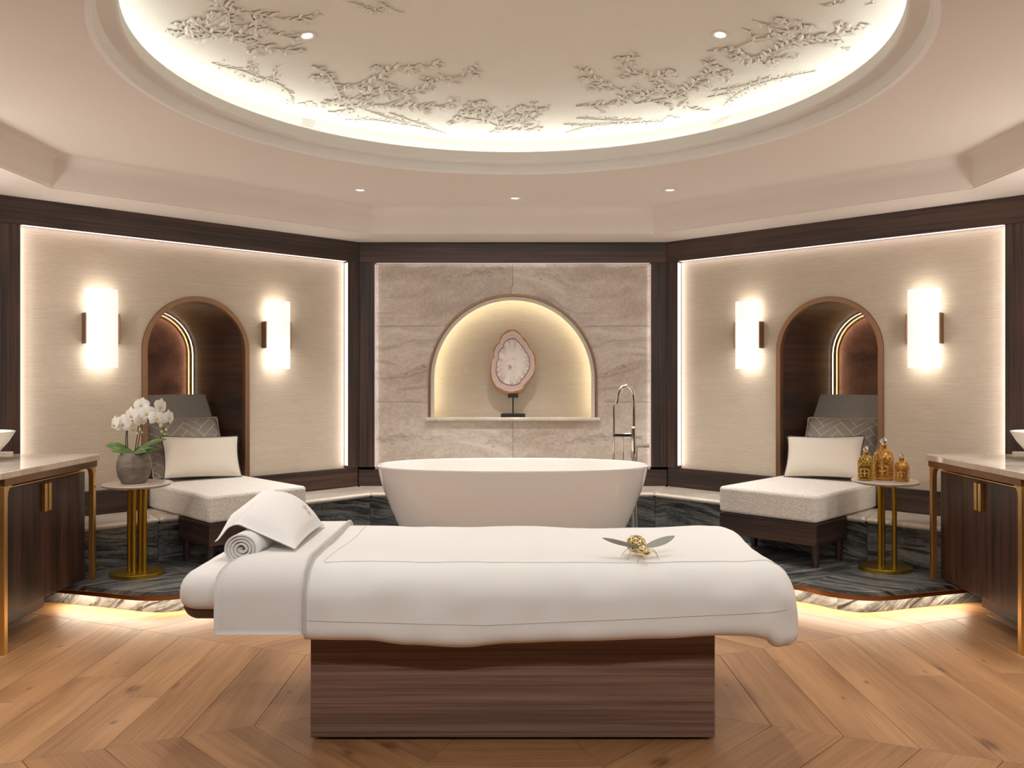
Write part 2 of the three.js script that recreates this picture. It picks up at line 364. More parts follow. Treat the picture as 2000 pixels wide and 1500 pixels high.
{
  const step = struct('floor_step');
  const whole = [...offsetEdge(0), ...wallLine], g = 0.0012, J = 3.05;
  const cuts = [
    [[1, 1, J - g]], [[-1, -1, -J - g], [1, 0, -1.1 - g]], [[-1, 0, 1.1 - g], [1, 0, -g]],
    [[-1, 0, -g], [1, 0, 1.1 - g]], [[-1, 0, -1.1 - g], [1, -1, -J - g]], [[-1, 1, J - g]],
  ];
  const angles = [0.75, -0.5, 0.15, -0.15, 0.5, -0.75];
  cuts.forEach((cs, i) => {
    let poly = whole; for (const c of cs) poly = clip(poly, ...c);
    const geo = prism(poly, STEP - 0.03, STEP, 0.004), p = geo.attributes.position, uv = geo.attributes.uv, ca = Math.cos(angles[i]), sa = Math.sin(angles[i]);
    for (let n = 0; n < p.count; n++) { const X = p.getX(n), D = -p.getZ(n) + 0.6 * p.getY(n); uv.setXY(n, X * ca + D * sa + i * 0.37, -X * sa + D * ca + p.getY(n) + i * 0.21); }
    part('stone_slab', geo, M.stone, step);
  });
  part('copper_band', uvm(prism([...offsetEdge(0.007), ...offsetEdge(0.10).reverse()], 0.094, STEP - 0.0305, 0.001)), M.copper, step, 'copper strip under the stone nosing');
  part('core', uvm(prism([...offsetEdge(0.15), ...wallLine], 0.001, STEP - 0.0305, 0)), M.subfloor, step);
  const r0 = offsetEdge(0.125), r1 = offsetEdge(0.145);
  let from = 0, acc = 0, n = 0;
  for (let i = 1; i <= 160; i++) {
    acc += Math.hypot(r0[i][0] - r0[i - 1][0], r0[i][1] - r0[i - 1][1]);
    if (acc > [0.42, 0.2, 0.31][n % 3] || i === 160) {
      const poly = [...r0.slice(from, i + 1), ...r1.slice(from, i + 1).reverse()];
      const geo = prism(poly, 0.0005, 0.0935, 0.0008), p = geo.attributes.position, uv = geo.attributes.uv;
      for (let k = 0; k < p.count; k++) uv.setXY(k, p.getX(k) * 0.75 + p.getY(k) * 0.8 + n * 0.41, p.getY(k) * 0.75 - p.getX(k) * 0.55 + n * 0.23);
      part('riser_tile', geo, M.stone, step); from = i; acc = 0; n++;
    }
  }
  const led = offsetEdge(0.085).filter((p, i) => i % 4 === 0).filter(p => Math.abs(p[0]) < 2.62), L = led.map(p => V(p[0], 0.0935, -p[1]));
  const tang = i => { const a = L[Math.max(0, i - 1)], b = L[Math.min(L.length - 1, i + 1)]; return b.clone().sub(a).normalize(); };
  ledStrip(step, L, i => V(0, 1, 0).cross(tang(i)).multiplyScalar(0.014), V(0, -1, 0), WARM, 1.5, LEVEL.step, 2, 'led_strip');
}

// ledge (bench) along the three panelled walls
const outline = [[-SIDE, CORNER], [-HALF, BACK], [HALF, BACK], [SIDE, CORNER]];
function inset(w, path) {                    // the wall line moved w into the room
  return path.map((p, i) => {
    const dirs = []; if (i) dirs.push([p[0] - path[i - 1][0], p[1] - path[i - 1][1]]); if (i < path.length - 1) dirs.push([path[i + 1][0] - p[0], path[i + 1][1] - p[1]]);
    const ns = dirs.map(([x, d]) => { const l = Math.hypot(x, d); return [d / l, -x / l]; });
    if (ns.length === 1) return [p[0] + ns[0][0] * w, p[1] + ns[0][1] * w];
    const m = [ns[0][0] + ns[1][0], ns[0][1] + ns[1][1]], k = 2 * w / (m[0] * m[0] + m[1] * m[1]);
    return [p[0] + m[0] * k, p[1] + m[1] * k];
  });
}
{
  const ledge = struct('trim_1');
  const a = inset(0.03, outline), b = inset(0.435, outline), c = inset(0.41, outline), e = inset(0.36, outline), g = 0.0012;
  for (let i = 0; i < 3; i++) {
    const sh = (p, q, t) => [lerp(p[0], q[0], t), lerp(p[1], q[1], t)];
    const seg = (o, in_, name, y0, y1, bev, mat, n) => {
      for (let k = 0; k < n; k++) {
        const t0 = k / n + 0.0006, t1 = (k + 1) / n - 0.0006;
        const poly = [sh(o[i], o[i + 1], t0), sh(o[i], o[i + 1], t1), sh(in_[i], in_[i + 1], t1), sh(in_[i], in_[i + 1], t0)];
        const geo = prism(poly.reverse(), y0, y1, bev), p = geo.attributes.position, uv = geo.attributes.uv, dx = o[i + 1][0] - o[i][0], dd = o[i + 1][1] - o[i][1], l = Math.hypot(dx, dd);
        for (let m = 0; m < p.count; m++) { const X = p.getX(m), D = -p.getZ(m), al = (X * dx + D * dd) / l, ac = (-X * dd + D * dx) / l; uv.setXY(m, al + i * 0.3 + k * 0.27, ac + p.getY(m) + 0.12 * al + k * 0.4); }
        part(name, geo, mat, ledge);
      }
    };
    seg(a, b, 'ledge_slab', LEDGE - 0.032, LEDGE, 0.012, M.pale, i === 1 ? 2 : 3);
    seg(e, c, 'riser_tile', STEP + 0.0005, LEDGE - 0.0325, 0.001, M.stone, i === 1 ? 3 : 3);
  }
}

// ---------------------------------------------------------------- panelled side walls with arched alcoves
const ARCH_R = 0.345, SPRING = 1.462, ALCOVE = 0.87;
function sideWall(s) {
  const name = s < 0 ? 'left' : 'right';
  const w = struct('wall_' + name, [s * (HALF + RUN / 2), 0, -(BACK - RUN / 2)], -s * PI / 4);
  const E = RUN / R2 / 2, ax = s * 0.044, R = ARCH_R + 0.02;
  const hole = arch(ax, R, PANEL0, SPRING);
  part('fabric_panel', uvm(plate([[-1.152, PANEL0], ...hole, [1.152, PANEL0], [1.152, PANEL1], [-1.152, PANEL1]], -0.03, 0), 'y'), M.fabric, w, 'beige woven fabric panel');
  part('top_rail', box(-E + 0.02, E - 0.02, PANEL1, RAIL1, -0.03, 0.05, 0.003, 'x', s), M.wood, w);
  for (const k of [-1, 1]) part('pilaster', box(k * 1.15, k * (E - 0.02), PANEL0, PANEL1, -0.03, 0.05, 0.003, 'y', k + s), M.wood, w);
  for (const k of [-1, 1]) part('baseboard', box(ax + k * (R + 0.018), k * (E - 0.02), LEDGE, PANEL0, -0.03, 0.03, 0.003, 'x', k, s), M.wood, w);
  part('backing', uvm(plate([[-E - 0.02, 0], ...arch(ax, R + 0.05, 0.36, SPRING), [E + 0.02, 0], [E + 0.02, RAIL1 + 0.01], [-E - 0.02, RAIL1 + 0.01]], -0.09, -0.031)), M.subfloor, w);
  // alcove
  part('alcove_frame', archRing(ax, ARCH_R, ARCH_R + 0.036, LEDGE, SPRING, -0.03, 0.016, 0.003), M.bronze, w, 'bronze arched frame');
  part('alcove_lining', archRing(ax, ARCH_R + 0.004, ARCH_R + 0.03, LEDGE, SPRING, -ALCOVE, -0.03, 0.001), M.wood, w);
  part('alcove_floor', box(ax - ARCH_R, ax + ARCH_R, LEDGE - 0.04, LEDGE - 0.001, -ALCOVE, 0.0, 0.001), M.pale, w);
  part('alcove_back', uvm(plate(arch(ax, ARCH_R + 0.03, LEDGE, SPRING), -ALCOVE - 0.03, -ALCOVE)), M.wood, w);
  part('leather_panel', uvm(plate(arch(ax, ARCH_R - 0.045, LEDGE, SPRING), -ALCOVE + 0.001, -ALCOVE + 0.03, 0.004)), M.leather, w, 'brown leather arched panel');
  part('leather_trim', archRing(ax, ARCH_R - 0.044, ARCH_R - 0.030, LEDGE, SPRING, -ALCOVE + 0.001, -ALCOVE + 0.036, 0.002), M.brass, w);
  const ring = arch(ax, ARCH_R - 0.012, LEDGE + 0.02, SPRING, 20).map(p => V(p[0], p[1], -ALCOVE + 0.05));
  const inward = i => { const p = ring[i]; return p.y <= SPRING + 1e-6 ? V(p.x > ax ? -1 : 1, 0, -0.5) : V(ax - p.x, SPRING - p.y, -0.5 * ARCH_R); };
  ledStrip(w, ring, V(0, 0, 0.014), inward, GOLD, 1.6, LEVEL.alcove, 2, 'led_strip');
  // light strips on the inner faces of the wooden frame
  const n = 4, up = [...Array(n + 1)].map((_, i) => lerp(PANEL0 + 0.02, PANEL1 - 0.01, i / n));
  for (const k of [-1, 1]) ledStrip(w, up.map(y => V(k * 1.1495, y, 0.026)), V(0, 0, 0.044), V(-k, 0, 0), ROSE, 1.5, LEVEL.panel, n);
  ledStrip(w, up.map((_, i) => V(lerp(-1.14, 1.14, i / n), PANEL1 - 0.0005, 0.026)), V(0, 0, 0.044), V(0, -1, 0), ROSE, 1.2, LEVEL.panel * 0.25, n);
  return { w, ax };
}
const WL = sideWall(-1), WR = sideWall(1);

// ---------------------------------------------------------------- back wall with stone slabs and a lit half-round niche
{
  const w = struct('wall_back', [0, 0, -BACK]);
  const N = 0.672, SY = 0.965, SP = 1.272, X1 = 1.103;
  const hw = y => y < SY ? 0 : y <= SP ? N : y < SP + N ? Math.sqrt(Math.max(0, N * N - (y - SP) * (y - SP))) : 0;
  const rows = [PANEL0 - 0.02, 1.087, 1.693, PANEL1 + 0.006];
  for (let r = 0; r < 3; r++) for (const k of [-1, 1]) {
    const y0 = rows[r] + 0.0012, y1 = rows[r + 1] - 0.0012, inner = [];
    const ys = [y0]; for (let i = 1; i < 24; i++) ys.push(lerp(y0, y1, i / 24)); ys.push(y1);
    if (y0 < SY && y1 > SY) ys.push(SY - 1e-4, SY); if (y0 < SP + N && y1 > SP + N) ys.push(SP + N, SP + N - 0.002, SP + N - 0.008, SP + N - 0.02);
    ys.sort((a, b) => a - b);
    for (const y of ys) inner.push([k * Math.max(hw(y), 0.0012), y]);
    let poly = [[k * X1, y1], [k * X1, y0], ...inner];
    part('stone_slab', uvm(plate(poly, -0.03, 0, 0), 'y', r * 0.61 + k * 0.2, r * 0.33), M.marble, w);
  }
  part('top_rail', box(-HALF + 0.02, HALF - 0.02, PANEL1, RAIL1, -0.03, 0.05, 0.003, 'x', 0.3), M.wood, w);
  for (const k of [-1, 1]) part('pilaster', box(k * 1.1, k * (HALF - 0.02), PANEL0, PANEL1, -0.03, 0.05, 0.003, 'y', 0.1 * k), M.wood, w);
  part('baseboard', box(-HALF + 0.01, HALF - 0.01, LEDGE, PANEL0 - 0.02, -0.03, 0.03, 0.003, 'x', 0.7), M.wood, w);
  part('backing', uvm(plate([[-HALF - 0.02, 0], [HALF + 0.02, 0], [HALF + 0.02, RAIL1 + 0.01], [-HALF - 0.02, RAIL1 + 0.01]], -0.32, -0.29)), M.subfloor, w);
  part('niche_trim', archRing(0, N - 0.012, N + 0.004, SY, SP, -0.03, 0.012, 0.002), M.bronze, w, 'bronze arched edge of the niche');
  part('niche_lip', archRing(0, N - 0.040, N - 0.0125, SY, SP, -0.05, -0.004, 0.002), M.cream, w);
  part('niche_lining', archRing(0, N + 0.05, N + 0.07, SY - 0.02, SP, -0.20, -0.03, 0.001), M.cream, w);
  part('niche_back', uvm(plate(arch(0, N + 0.07, SY - 0.02, SP), -0.22, -0.17), 'y'), M.fabric, w);
  part('niche_sill', box(-0.70, 0.70, SY - 0.032, SY, -0.17, 0.035, 0.013, 'x'), M.pale, w, 'cream marble sill');
  const ring = arch(0, N - 0.005, SY + 0.02, SP, 24).map(p => V(p[0], p[1], -0.052));
  const across = i => { const p = ring[i]; return p.y <= SP + 1e-6 ? V(0.03 * Math.sign(p.x), 0, 0) : V(p.x, p.y - SP, 0).normalize().multiplyScalar(0.03); };
  ledStrip(w, ring, across, V(0, 0, -1), [1, 0.90, 0.66], 1.6, LEVEL.niche, 2, 'led_strip');
  const up = [0, 1, 2, 3, 4].map(i => lerp(PANEL0, PANEL1 - 0.01, i / 4));
  for (const k of [-1, 1]) ledStrip(w, up.map(y => V(k * 1.0995, y, 0.012)), V(0, 0, 0.012), V(-k, 0, 0), ROSE, 1.2, LEVEL.marble, 4);
  ledStrip(w, up.map((_, i) => V(lerp(-1.09, 1.09, i / 4), PANEL1 - 0.0005, 0.012)), V(0, 0, 0.012), V(0, -1, 0), ROSE, 1.1, LEVEL.marble * 0.4, 4);
}
// the rest of the room, beside and behind the camera
const wallSideLeft = new THREE.Object3D(), wallSideRight = new THREE.Object3D();   // frames of the side walls
for (const s of [-1, 1]) {
  const w = struct(s < 0 ? 'wall_side_left' : 'wall_side_right');
  if (s < 0) wallSideLeft.rotation.y = PI / 2; else wallSideRight.rotation.y = -PI / 2;
  (s < 0 ? wallSideLeft : wallSideRight).position.set(s * SIDE, 0, 0); (s < 0 ? wallSideLeft : wallSideRight).updateMatrixWorld(true);
  part('dado', box(s * SIDE, s * (SIDE + 0.06), 0, 0.9, -CORNER, -NEAR, 0.002, 'y'), M.wood, w);
  part('fabric_panel', box(s * SIDE, s * (SIDE + 0.06), 0.9, PANEL1, -CORNER, -NEAR, 0.002, 'y'), M.fabric, w);
  part('top_rail', box(s * SIDE, s * (SIDE + 0.06), PANEL1, RAIL1, -CORNER, -NEAR, 0.002, 'z'), M.wood, w);
}
{
  const w = struct('wall_front');
  part('dado', box(-SIDE, SIDE, 0, 0.9, -NEAR, -NEAR + 0.06, 0.002, 'y'), M.wood, w);
  part('fabric_panel', box(-SIDE, SIDE, 0.9, PANEL1, -NEAR, -NEAR + 0.06, 0.002, 'y'), M.fabric, w);
  part('top_rail', box(-SIDE, SIDE, PANEL1, RAIL1, -NEAR, -NEAR + 0.06, 0.002, 'x'), M.wood, w);
}

// ---------------------------------------------------------------- ceiling: soffit, coved fascia, flat field, stepped ring, light trough and shallow dome
const DR = 1.70, DY = 2.775, RISE = 0.28, RS = (DR * DR + RISE * RISE) / (2 * RISE), DC = DY + RISE - RS;
const domeY = (x, d) => DC + Math.sqrt(Math.max(0, RS * RS - x * x - (d - DOMEZ) * (d - DOMEZ)));
{
  const c = struct('ceiling');
  const path = [[-SIDE, NEAR], ...outline, [SIDE, NEAR]];
  const prof = [[-0.06, RAIL1], [0.438, RAIL1], [0.438, RAIL1 + 0.008], [0.446, RAIL1 + 0.008], [0.45, RAIL1 + 0.02]];
  for (let i = 0; i <= 8; i++) { const a = PI / 2 * i / 8; prof.push([0.45 + 0.072 * (1 - Math.cos(a)), CEIL - 0.075 + 0.075 * Math.sin(a)]); }
  prof.push([0.523, CEIL + 0.002]);
  const strip = prof.map(([o, y]) => inset(o, path).map(p => V(p[0], y, -p[1]))), pos = [];
  for (let j = 0; j + 1 < strip.length; j++) for (let i = 0; i + 1 < path.length; i++) {
    const a = strip[j][i], b = strip[j][i + 1], d = strip[j + 1][i], e = strip[j + 1][i + 1];
    for (const q of [a, e, b, a, d, e]) pos.push(q.x, q.y, q.z);
  }
  const g = new THREE.BufferGeometry(); g.setAttribute('position', new THREE.Float32BufferAttribute(pos, 3)); g.computeVertexNormals();
  part('soffit', uvm(toCreasedNormals(g, 0.4)), M.ceiling, c);
  const circle = r => [...Array(128)].map((_, i) => [r * Math.cos(i / 64 * PI), DOMEZ + r * Math.sin(i / 64 * PI)]);
  part('ceiling_field', uvm(prism(inset(0.52, path), CEIL, CEIL + 0.03, 0, [circle(1.623).reverse()])), M.ceiling, c);
  const at = g2 => g2.translate(0, 0, -DOMEZ);
  part('ceiling_ring', uvm(toCreasedNormals(at(lathe([[1.66, CEIL + 0.002], [1.626, CEIL - 0.002], [1.618, CEIL], [1.612, CEIL + 0.006], [1.608, 2.607], [1.545, 2.607], [1.538, 2.612], [1.538, 2.662], [1.542, 2.666], [1.556, 2.666], [1.56, 2.662], [1.56, 2.622], [DR + 0.02, 2.622], [DR + 0.02, 2.6], [1.68, 2.59], [1.66, CEIL + 0.002]], 128)), 0.5)), M.ring, c, 'stepped plaster ring round the dome');
  const dp = [[DR, 2.62], [DR, DY - 0.02]]; for (let i = 0; i <= 24; i++) { const r = DR * (1 - i / 24); dp.push([Math.max(r, 0.0005), domeY(r, DOMEZ)]); }
  part('dome', uvm(toCreasedNormals(at(lathe(dp, 128)), 0.5), 'x'), M.dome, c, 'shallow cream plaster dome');
  part('ceiling_deck', box(-SIDE - 0.1, SIDE + 0.1, 3.2, 3.26, -7.9, -NEAR + 0.1), M.subfloor, c);
  const n = 48, ring = [...Array(n + 1)].map((_, i) => V(1.63 * Math.cos(2 * PI * i / n), 2.63, -DOMEZ + 1.63 * Math.sin(2 * PI * i / n)));
  ledStrip(c, ring, i => V(ring[i].x, 0, ring[i].z + DOMEZ).normalize().multiplyScalar(0.03), V(0, 1, 0), SOFT, 2, LEVEL.dome, 2, 'led_strip');
}

// ---------------------------------------------------------------- downlights
function downlight(x, d, y, label, level, angle, group, aim) {
  const t = thing('recessed_downlight', label, 'light', [x, y, -d], 0, group);
  part('trim_ring', lathe([[0.032, 0.004], [0.032, -0.002], [0.036, -0.005], [0.046, -0.004], [0.050, 0.0], [0.050, 0.004]], 32), M.ceiling, t);
  part('lamp_lens', lathe([[0.0002, -0.001], [0.026, -0.001], [0.031, 0.003], [0.031, 0.006]], 24), M.glow([1, 0.92, 0.82], 2.2), t);
  const l = new THREE.SpotLight(new THREE.Color().setRGB(...SPOT), level, 0, angle, 0.9, 2);
  l.position.set(x, y - 0.012, -d); l.target.position.set(...(aim ?? [x, 0, -d])); l.castShadow = true; l.shadow.radius = 2.5; l.name = 'downlight_lamp';
  scene.add(l, l.target);
  if (y > CEIL + 0.1) t.quaternion.setFromUnitVectors(V(0, 1, 0), V(x, y - DC, -(d - DOMEZ)).normalize());
}
downlight(-1.03, 5.715, CEIL, 'recessed downlight in the flat ceiling above the left wall corner', LEVEL.spotBack, 0.75, 'ceiling downlights');
downlight(0.016, 5.98, CEIL, 'recessed downlight in the flat ceiling centred above the bathtub', LEVEL.spotBack, 0.75, 'ceiling downlights');
downlight(1.06, 5.715, CEIL, 'recessed downlight in the flat ceiling above the faucet corner', LEVEL.spotBack, 0.75, 'ceiling downlights');
downlight(-0.994, 4.096, domeY(0.994, 4.096), 'recessed downlight in the dome left of centre beside the largest plaster spray', LEVEL.spotDome, 0.8, 'dome downlights');
downlight(1.0, 4.085, domeY(1.0, 4.085), 'recessed downlight in the dome right of centre beside a plaster spray', LEVEL.spotDome, 0.8, 'dome downlights');
for (const s of [-1, 1]) downlight(s * 0.99, 3.19, domeY(0.99, 3.19), s < 0 ? 'recessed downlight in the near left of the dome, above the massage table head' : 'recessed downlight in the near right of the dome, above the massage table foot', LEVEL.spotDome, 0.8, 'dome downlights');
for (const x of [-1.04, 0, 1.04]) downlight(x, 0.45 - 0.15 * (x === 0), CEIL, ['recessed downlight in the ceiling on the camera side, left', 'recessed downlight in the ceiling on the camera side, middle', 'recessed downlight in the ceiling on the camera side, right'][Math.round(x + 1)], LEVEL.spotRoom, 1.0, 'ceiling downlights', [x * 0.9, 0.4, -2.9]);
for (const s of [-1, 1]) downlight(s * 2.34, 3.6, CEIL, s < 0 ? 'recessed downlight in the ceiling beside the left vanity' : 'recessed downlight in the ceiling beside the right vanity', LEVEL.spotRoom, 0.9, 'ceiling downlights');

// ---------------------------------------------------------------- plaster relief sprays on the dome
const SPRAYS = {"a":[[[-1.208,3.659],[-1.251,3.735],[-1.275,3.813],[-1.285,3.869],[-1.326,3.908],[-1.363,3.907]],[[-1.253,3.774],[-1.222,3.756],[-1.178,3.774],[-1.124,3.824],[-1.072,3.888],[-1.012,3.928],[-0.965,3.957]],[[-1.274,3.824],[-1.249,3.888],[-1.194,3.942],[-1.14,4.003],[-1.083,4.059],[-1.047,4.11]],[[-1.363,3.907],[-1.413,3.856],[-1.457,3.818],[-1.478,3.726]],[[-1.363,3.907],[-1.438,3.893],[-1.474,3.833],[-1.522,3.78]],[[-1.18,3.782],[-1.181,3.897],[-1.159,3.984]],[[-1.32,3.963],[-1.27,4.031],[-1.213,4.086],[-1.157,4.149],[-1.061,4.217]],[[-1.363,3.907],[-1.388,3.82],[-1.395,3.744]],[[-1.251,3.735],[-1.257,3.672],[-1.264,3.628]],[[-1.279,3.831],[-1.292,3.774],[-1.319,3.722]]],"b":[[[-1.466,4.124],[-1.424,4.198],[-1.369,4.261],[-1.319,4.352],[-1.262,4.429],[-1.227,4.499],[-1.21,4.586],[-1.222,4.687]],[[-1.306,4.353],[-1.314,4.27],[-1.306,4.21]],[[-1.245,4.464],[-1.237,4.388],[-1.203,4.315]],[[-1.352,4.292],[-1.385,4.311],[-1.398,4.32]],[[-1.281,4.403],[-1.324,4.413],[-1.354,4.381]]],"c":[[[-1.034,4.372],[-0.987,4.458],[-0.967,4.553],[-0.962,4.66],[-0.963,4.738],[-1.0,4.778]],[[-0.962,4.66],[-0.871,4.627],[-0.786,4.622],[-0.72,4.593],[-0.678,4.552],[-0.619,4.525],[-0.551,4.524],[-0.418,4.562]],[[-0.963,4.738],[-0.869,4.769],[-0.755,4.776],[-0.666,4.762],[-0.552,4.771],[-0.476,4.732],[-0.385,4.669],[-0.216,4.666]],[[-0.992,4.807],[-0.88,4.829],[-0.768,4.861],[-0.628,4.911],[-0.51,4.924],[-0.365,4.966]],[[-0.965,4.544],[-1.013,4.511],[-1.048,4.487]],[[-1.056,4.837],[-1.003,4.862],[-0.942,4.878]],[[-0.72,4.593],[-0.705,4.546],[-0.725,4.499]],[[-0.896,4.761],[-0.801,4.711],[-0.714,4.698]]],"d":[[[-0.982,4.949],[-0.807,5.009],[-0.709,5.066],[-0.563,5.134],[-0.421,5.22]],[[-0.83,4.912],[-0.731,5.008],[-0.62,5.096]],[[-0.723,4.957],[-0.615,5.055],[-0.503,5.15]]],"e":[[[-0.083,5.185],[-0.19,5.113],[-0.327,5.08]],[[-0.083,5.185],[-0.111,5.054],[-0.183,4.936]],[[-0.083,5.185],[-0.035,5.082],[0.056,4.993]],[[-0.083,5.185],[0.088,5.096],[0.183,5.009]],[[-0.147,5.24],[-0.052,5.212],[0.09,5.222],[0.159,5.208]],[[-0.113,5.116],[-0.202,5.018],[-0.293,5.031]]],"f":[[[0.324,5.232],[0.432,5.161],[0.611,5.098],[0.786,5.035],[0.929,4.982]],[[0.306,5.145],[0.461,5.136],[0.669,5.065]],[[0.379,5.074],[0.577,5.063],[0.754,5.023]]],"g":[[[0.702,4.868],[0.66,4.826],[0.635,4.769],[0.567,4.731],[0.507,4.701],[0.446,4.66],[0.392,4.678]],[[0.819,4.732],[0.801,4.659],[0.759,4.593],[0.698,4.558],[0.599,4.54],[0.56,4.446]],[[0.702,4.868],[0.782,4.821],[0.861,4.772],[0.932,4.696],[0.97,4.605],[1.0,4.489],[1.05,4.382]],[[0.974,4.734],[0.971,4.788],[1.016,4.825],[1.099,4.804]],[[0.37,4.955],[0.53,4.915],[0.63,4.884]],[[0.98,4.523],[1.044,4.446],[1.114,4.407]],[[0.759,4.593],[0.805,4.539],[0.845,4.506]],[[0.722,4.811],[0.768,4.736],[0.818,4.691]]],"h":[[[1.175,4.735],[1.215,4.584],[1.268,4.479],[1.363,4.35],[1.493,4.199]],[[1.076,4.681],[1.187,4.586]],[[1.083,4.614],[1.22,4.502],[1.315,4.365]]],"i":[[[1.209,4.27],[1.268,4.126],[1.316,4.007],[1.355,3.943],[1.407,3.891],[1.491,3.806],[1.536,3.702]],[[1.283,3.906],[1.241,3.872],[1.213,3.836]],[[0.972,4.252],[1.063,4.206],[1.112,4.149],[1.168,4.041],[1.208,4.011],[1.28,3.933]],[[1.101,3.89],[1.179,3.914],[1.273,3.911],[1.341,3.837]],[[1.268,4.126],[1.193,4.215],[1.12,4.274]],[[1.374,4.0],[1.426,3.943],[1.493,3.9]],[[1.236,4.231],[1.257,4.257],[1.295,4.216]]],"j":[[[-0.747,3.845],[-0.689,3.91],[-0.651,3.968],[-0.585,3.926]],[[-0.613,3.881],[-0.566,3.964],[-0.524,4.006]]],"k":[[[1.313,3.63],[1.352,3.617],[1.375,3.563]],[[1.469,3.531],[1.487,3.498]]],"bf":[[[-1.157,4.732],[0.94,4.963]]]};
{
  const leafGeo = k => {                     // a pointed leaf with a raised middle, length 1 along +x, lying on y = 0 and bulging to -y
    const o = [], n = 4, w = k ? 0.17 : 0.24;
    const pos = [], idx = [];
    for (let i = 0; i <= n; i++) { const t = i / n, h = w * Math.pow(Math.sin(PI * Math.min(1, t * 0.98 + 0.01)), 0.8); pos.push(t, 0, h, t, -0.11 * Math.sin(PI * t) - 0.02, 0, t, 0, -h); }
    for (let i = 0; i < n; i++) { const a = i * 3; idx.push(a, a + 4, a + 1, a, a + 3, a + 4, a + 1, a + 5, a + 2, a + 1, a + 4, a + 5, a, a + 2, a + 5, a, a + 5, a + 3); }
    const g = new THREE.BufferGeometry(); g.setAttribute('position', new THREE.Float32BufferAttribute(pos, 3)); g.setIndex(idx);
    const q = g.toNonIndexed(); q.computeVertexNormals(); return uvm(q);
  };
  const LEAF = [leafGeo(0), leafGeo(1)], BERRY = uvm(new THREE.IcosahedronGeometry(1, 1));
  const surf = (x, d, lift = 0) => V(x, domeY(x, d) - lift, -d);
  const frame = (x, d, ang) => {
    const n = V(x, domeY(x, d) - DC, -(d - DOMEZ)).normalize(), t = V(Math.cos(ang), 0, -Math.sin(ang)); t.addScaledVector(n, -t.dot(n)).normalize();
    return new THREE.Matrix4().makeBasis(t, n, t.clone().cross(n));
  };
  const spray = (key, label, kind) => {
    const first = SPRAYS[key][0][0], t = thing('plaster_spray', label, 'relief', [first[0], domeY(...first), -first[1]], 0, 'plaster sprays on the dome');
    const off = V(first[0], domeY(...first), -first[1]), stems = [], tiny = [];
    const put = (geo, name, x, d, ang, L, lift, wide = 1) => {
      const m = new THREE.Matrix4().copy(frame(x, d, ang)).scale(V(L, L, L * wide)); m.setPosition(surf(x, d, lift).sub(off));
      if (kind === 'fine') { tiny.push(geo.clone().applyMatrix4(m)); return; }
      const o = part(name, geo, M.relief, t); o.applyMatrix4(m);
    };
    let count = 0;
    const all = [...SPRAYS[key]];
    if (kind === 'bold') for (const br of SPRAYS[key]) {      // short side twigs
      const cv = new THREE.CatmullRomCurve3(br.map(p => V(p[0], 0, p[1]))), len = cv.getLength();
      for (let k = 1, m = Math.floor(len / 0.13); k <= m; k++) {
        const u = (k - 0.4) / m, p = cv.getPointAt(u), q = cv.getTangentAt(u), a = Math.atan2(q.z, q.x) + (k % 2 ? 1 : -1) * rr(0.6, 1.0), L = rr(0.08, 0.13);
        const e = [p.x + Math.cos(a) * L, p.z + Math.sin(a) * L]; if (Math.hypot(e[0], e[1] - DOMEZ) < 1.58) all.push([[p.x, p.z], [(p.x + e[0]) / 2 + 0.01, (p.z + e[1]) / 2], e]);
      }
    }
    for (const br of all) {
      const big = kind === 'bold', cv = new THREE.CatmullRomCurve3(br.map(p => surf(p[0], p[1], 0.004)));
      const len = cv.getLength(), r = big ? (SPRAYS[key].includes(br) ? 0.005 : 0.0032) : 0.003;
      stems.push(new THREE.TubeGeometry(new THREE.CatmullRomCurve3(br.map(p => surf(p[0], p[1], 0.004).sub(off))), Math.max(6, Math.round(len / 0.04)), r, 5));
      const step = big ? 0.036 : 0.022, n = Math.floor(len / step);
      for (let i = 1; i <= n; i++) {
        const u = i / n, p = cv.getPointAt(u), q = cv.getTangentAt(u), a = Math.atan2(-q.z, q.x);
        for (const s of [-1, 1]) {
          if (rnd() < 0.18) continue;
          const L = (big ? rr(0.034, 0.06) : rr(0.02, 0.036)) * (0.75 + 0.4 * Math.sin(PI * u)), b = a + s * rr(0.55, 1.2);
          if (count > 270 && kind === 'bold') continue;
          if ([[-0.994, 4.096], [1.0, 4.085]].some(q => Math.hypot(p.x - q[0], -p.z - q[1]) < 0.14)) continue;
          const x = p.x + rr(-0.004, 0.004), d = -p.z + rr(-0.004, 0.004);
          const ex = x + Math.cos(b) * L, ed = d + Math.sin(b) * L;
          if (Math.hypot(ex, ed - DOMEZ) > 1.67) continue;
          put(LEAF[rnd() < 0.5 ? 0 : 1], 'leaf', x, d, b, L, big ? 0.006 : 0.003, rr(0.7, 1.1)); count++;
        }
        if (rnd() < (big ? 0.35 : 0.4)) { const b = a + rr(-1.6, 1.6), e = rr(0.02, 0.06), x = p.x + Math.cos(b) * e, d = -p.z + Math.sin(b) * e; if (Math.hypot(x, d - DOMEZ) < 1.66) put(BERRY, 'berry', x, d, b, big ? rr(0.007, 0.012) : rr(0.004, 0.006), 0.004); }
      }
      if (big && SPRAYS[key].includes(br)) {                             // a five-petalled blossom near the end of each bold branch
        const e = br[br.length - 1], a0 = rr(0, 6);
        if (Math.hypot(e[0], e[1] - DOMEZ) < 1.6) { for (let k = 0; k < 5; k++) put(LEAF[0], 'petal', e[0], e[1], a0 + k * 1.257, 0.034, 0.007, 1.7); put(BERRY, 'berry', e[0], e[1], 0, 0.009, 0.010); }
      }
    }
    part('stem', uvm(mergeGeometries(stems)), M.relief, t);
    if (tiny.length) { const m = part('fine_leaves', mergeGeometries(tiny), M.relief, t); m.userData.kind = 'stuff'; }
  };
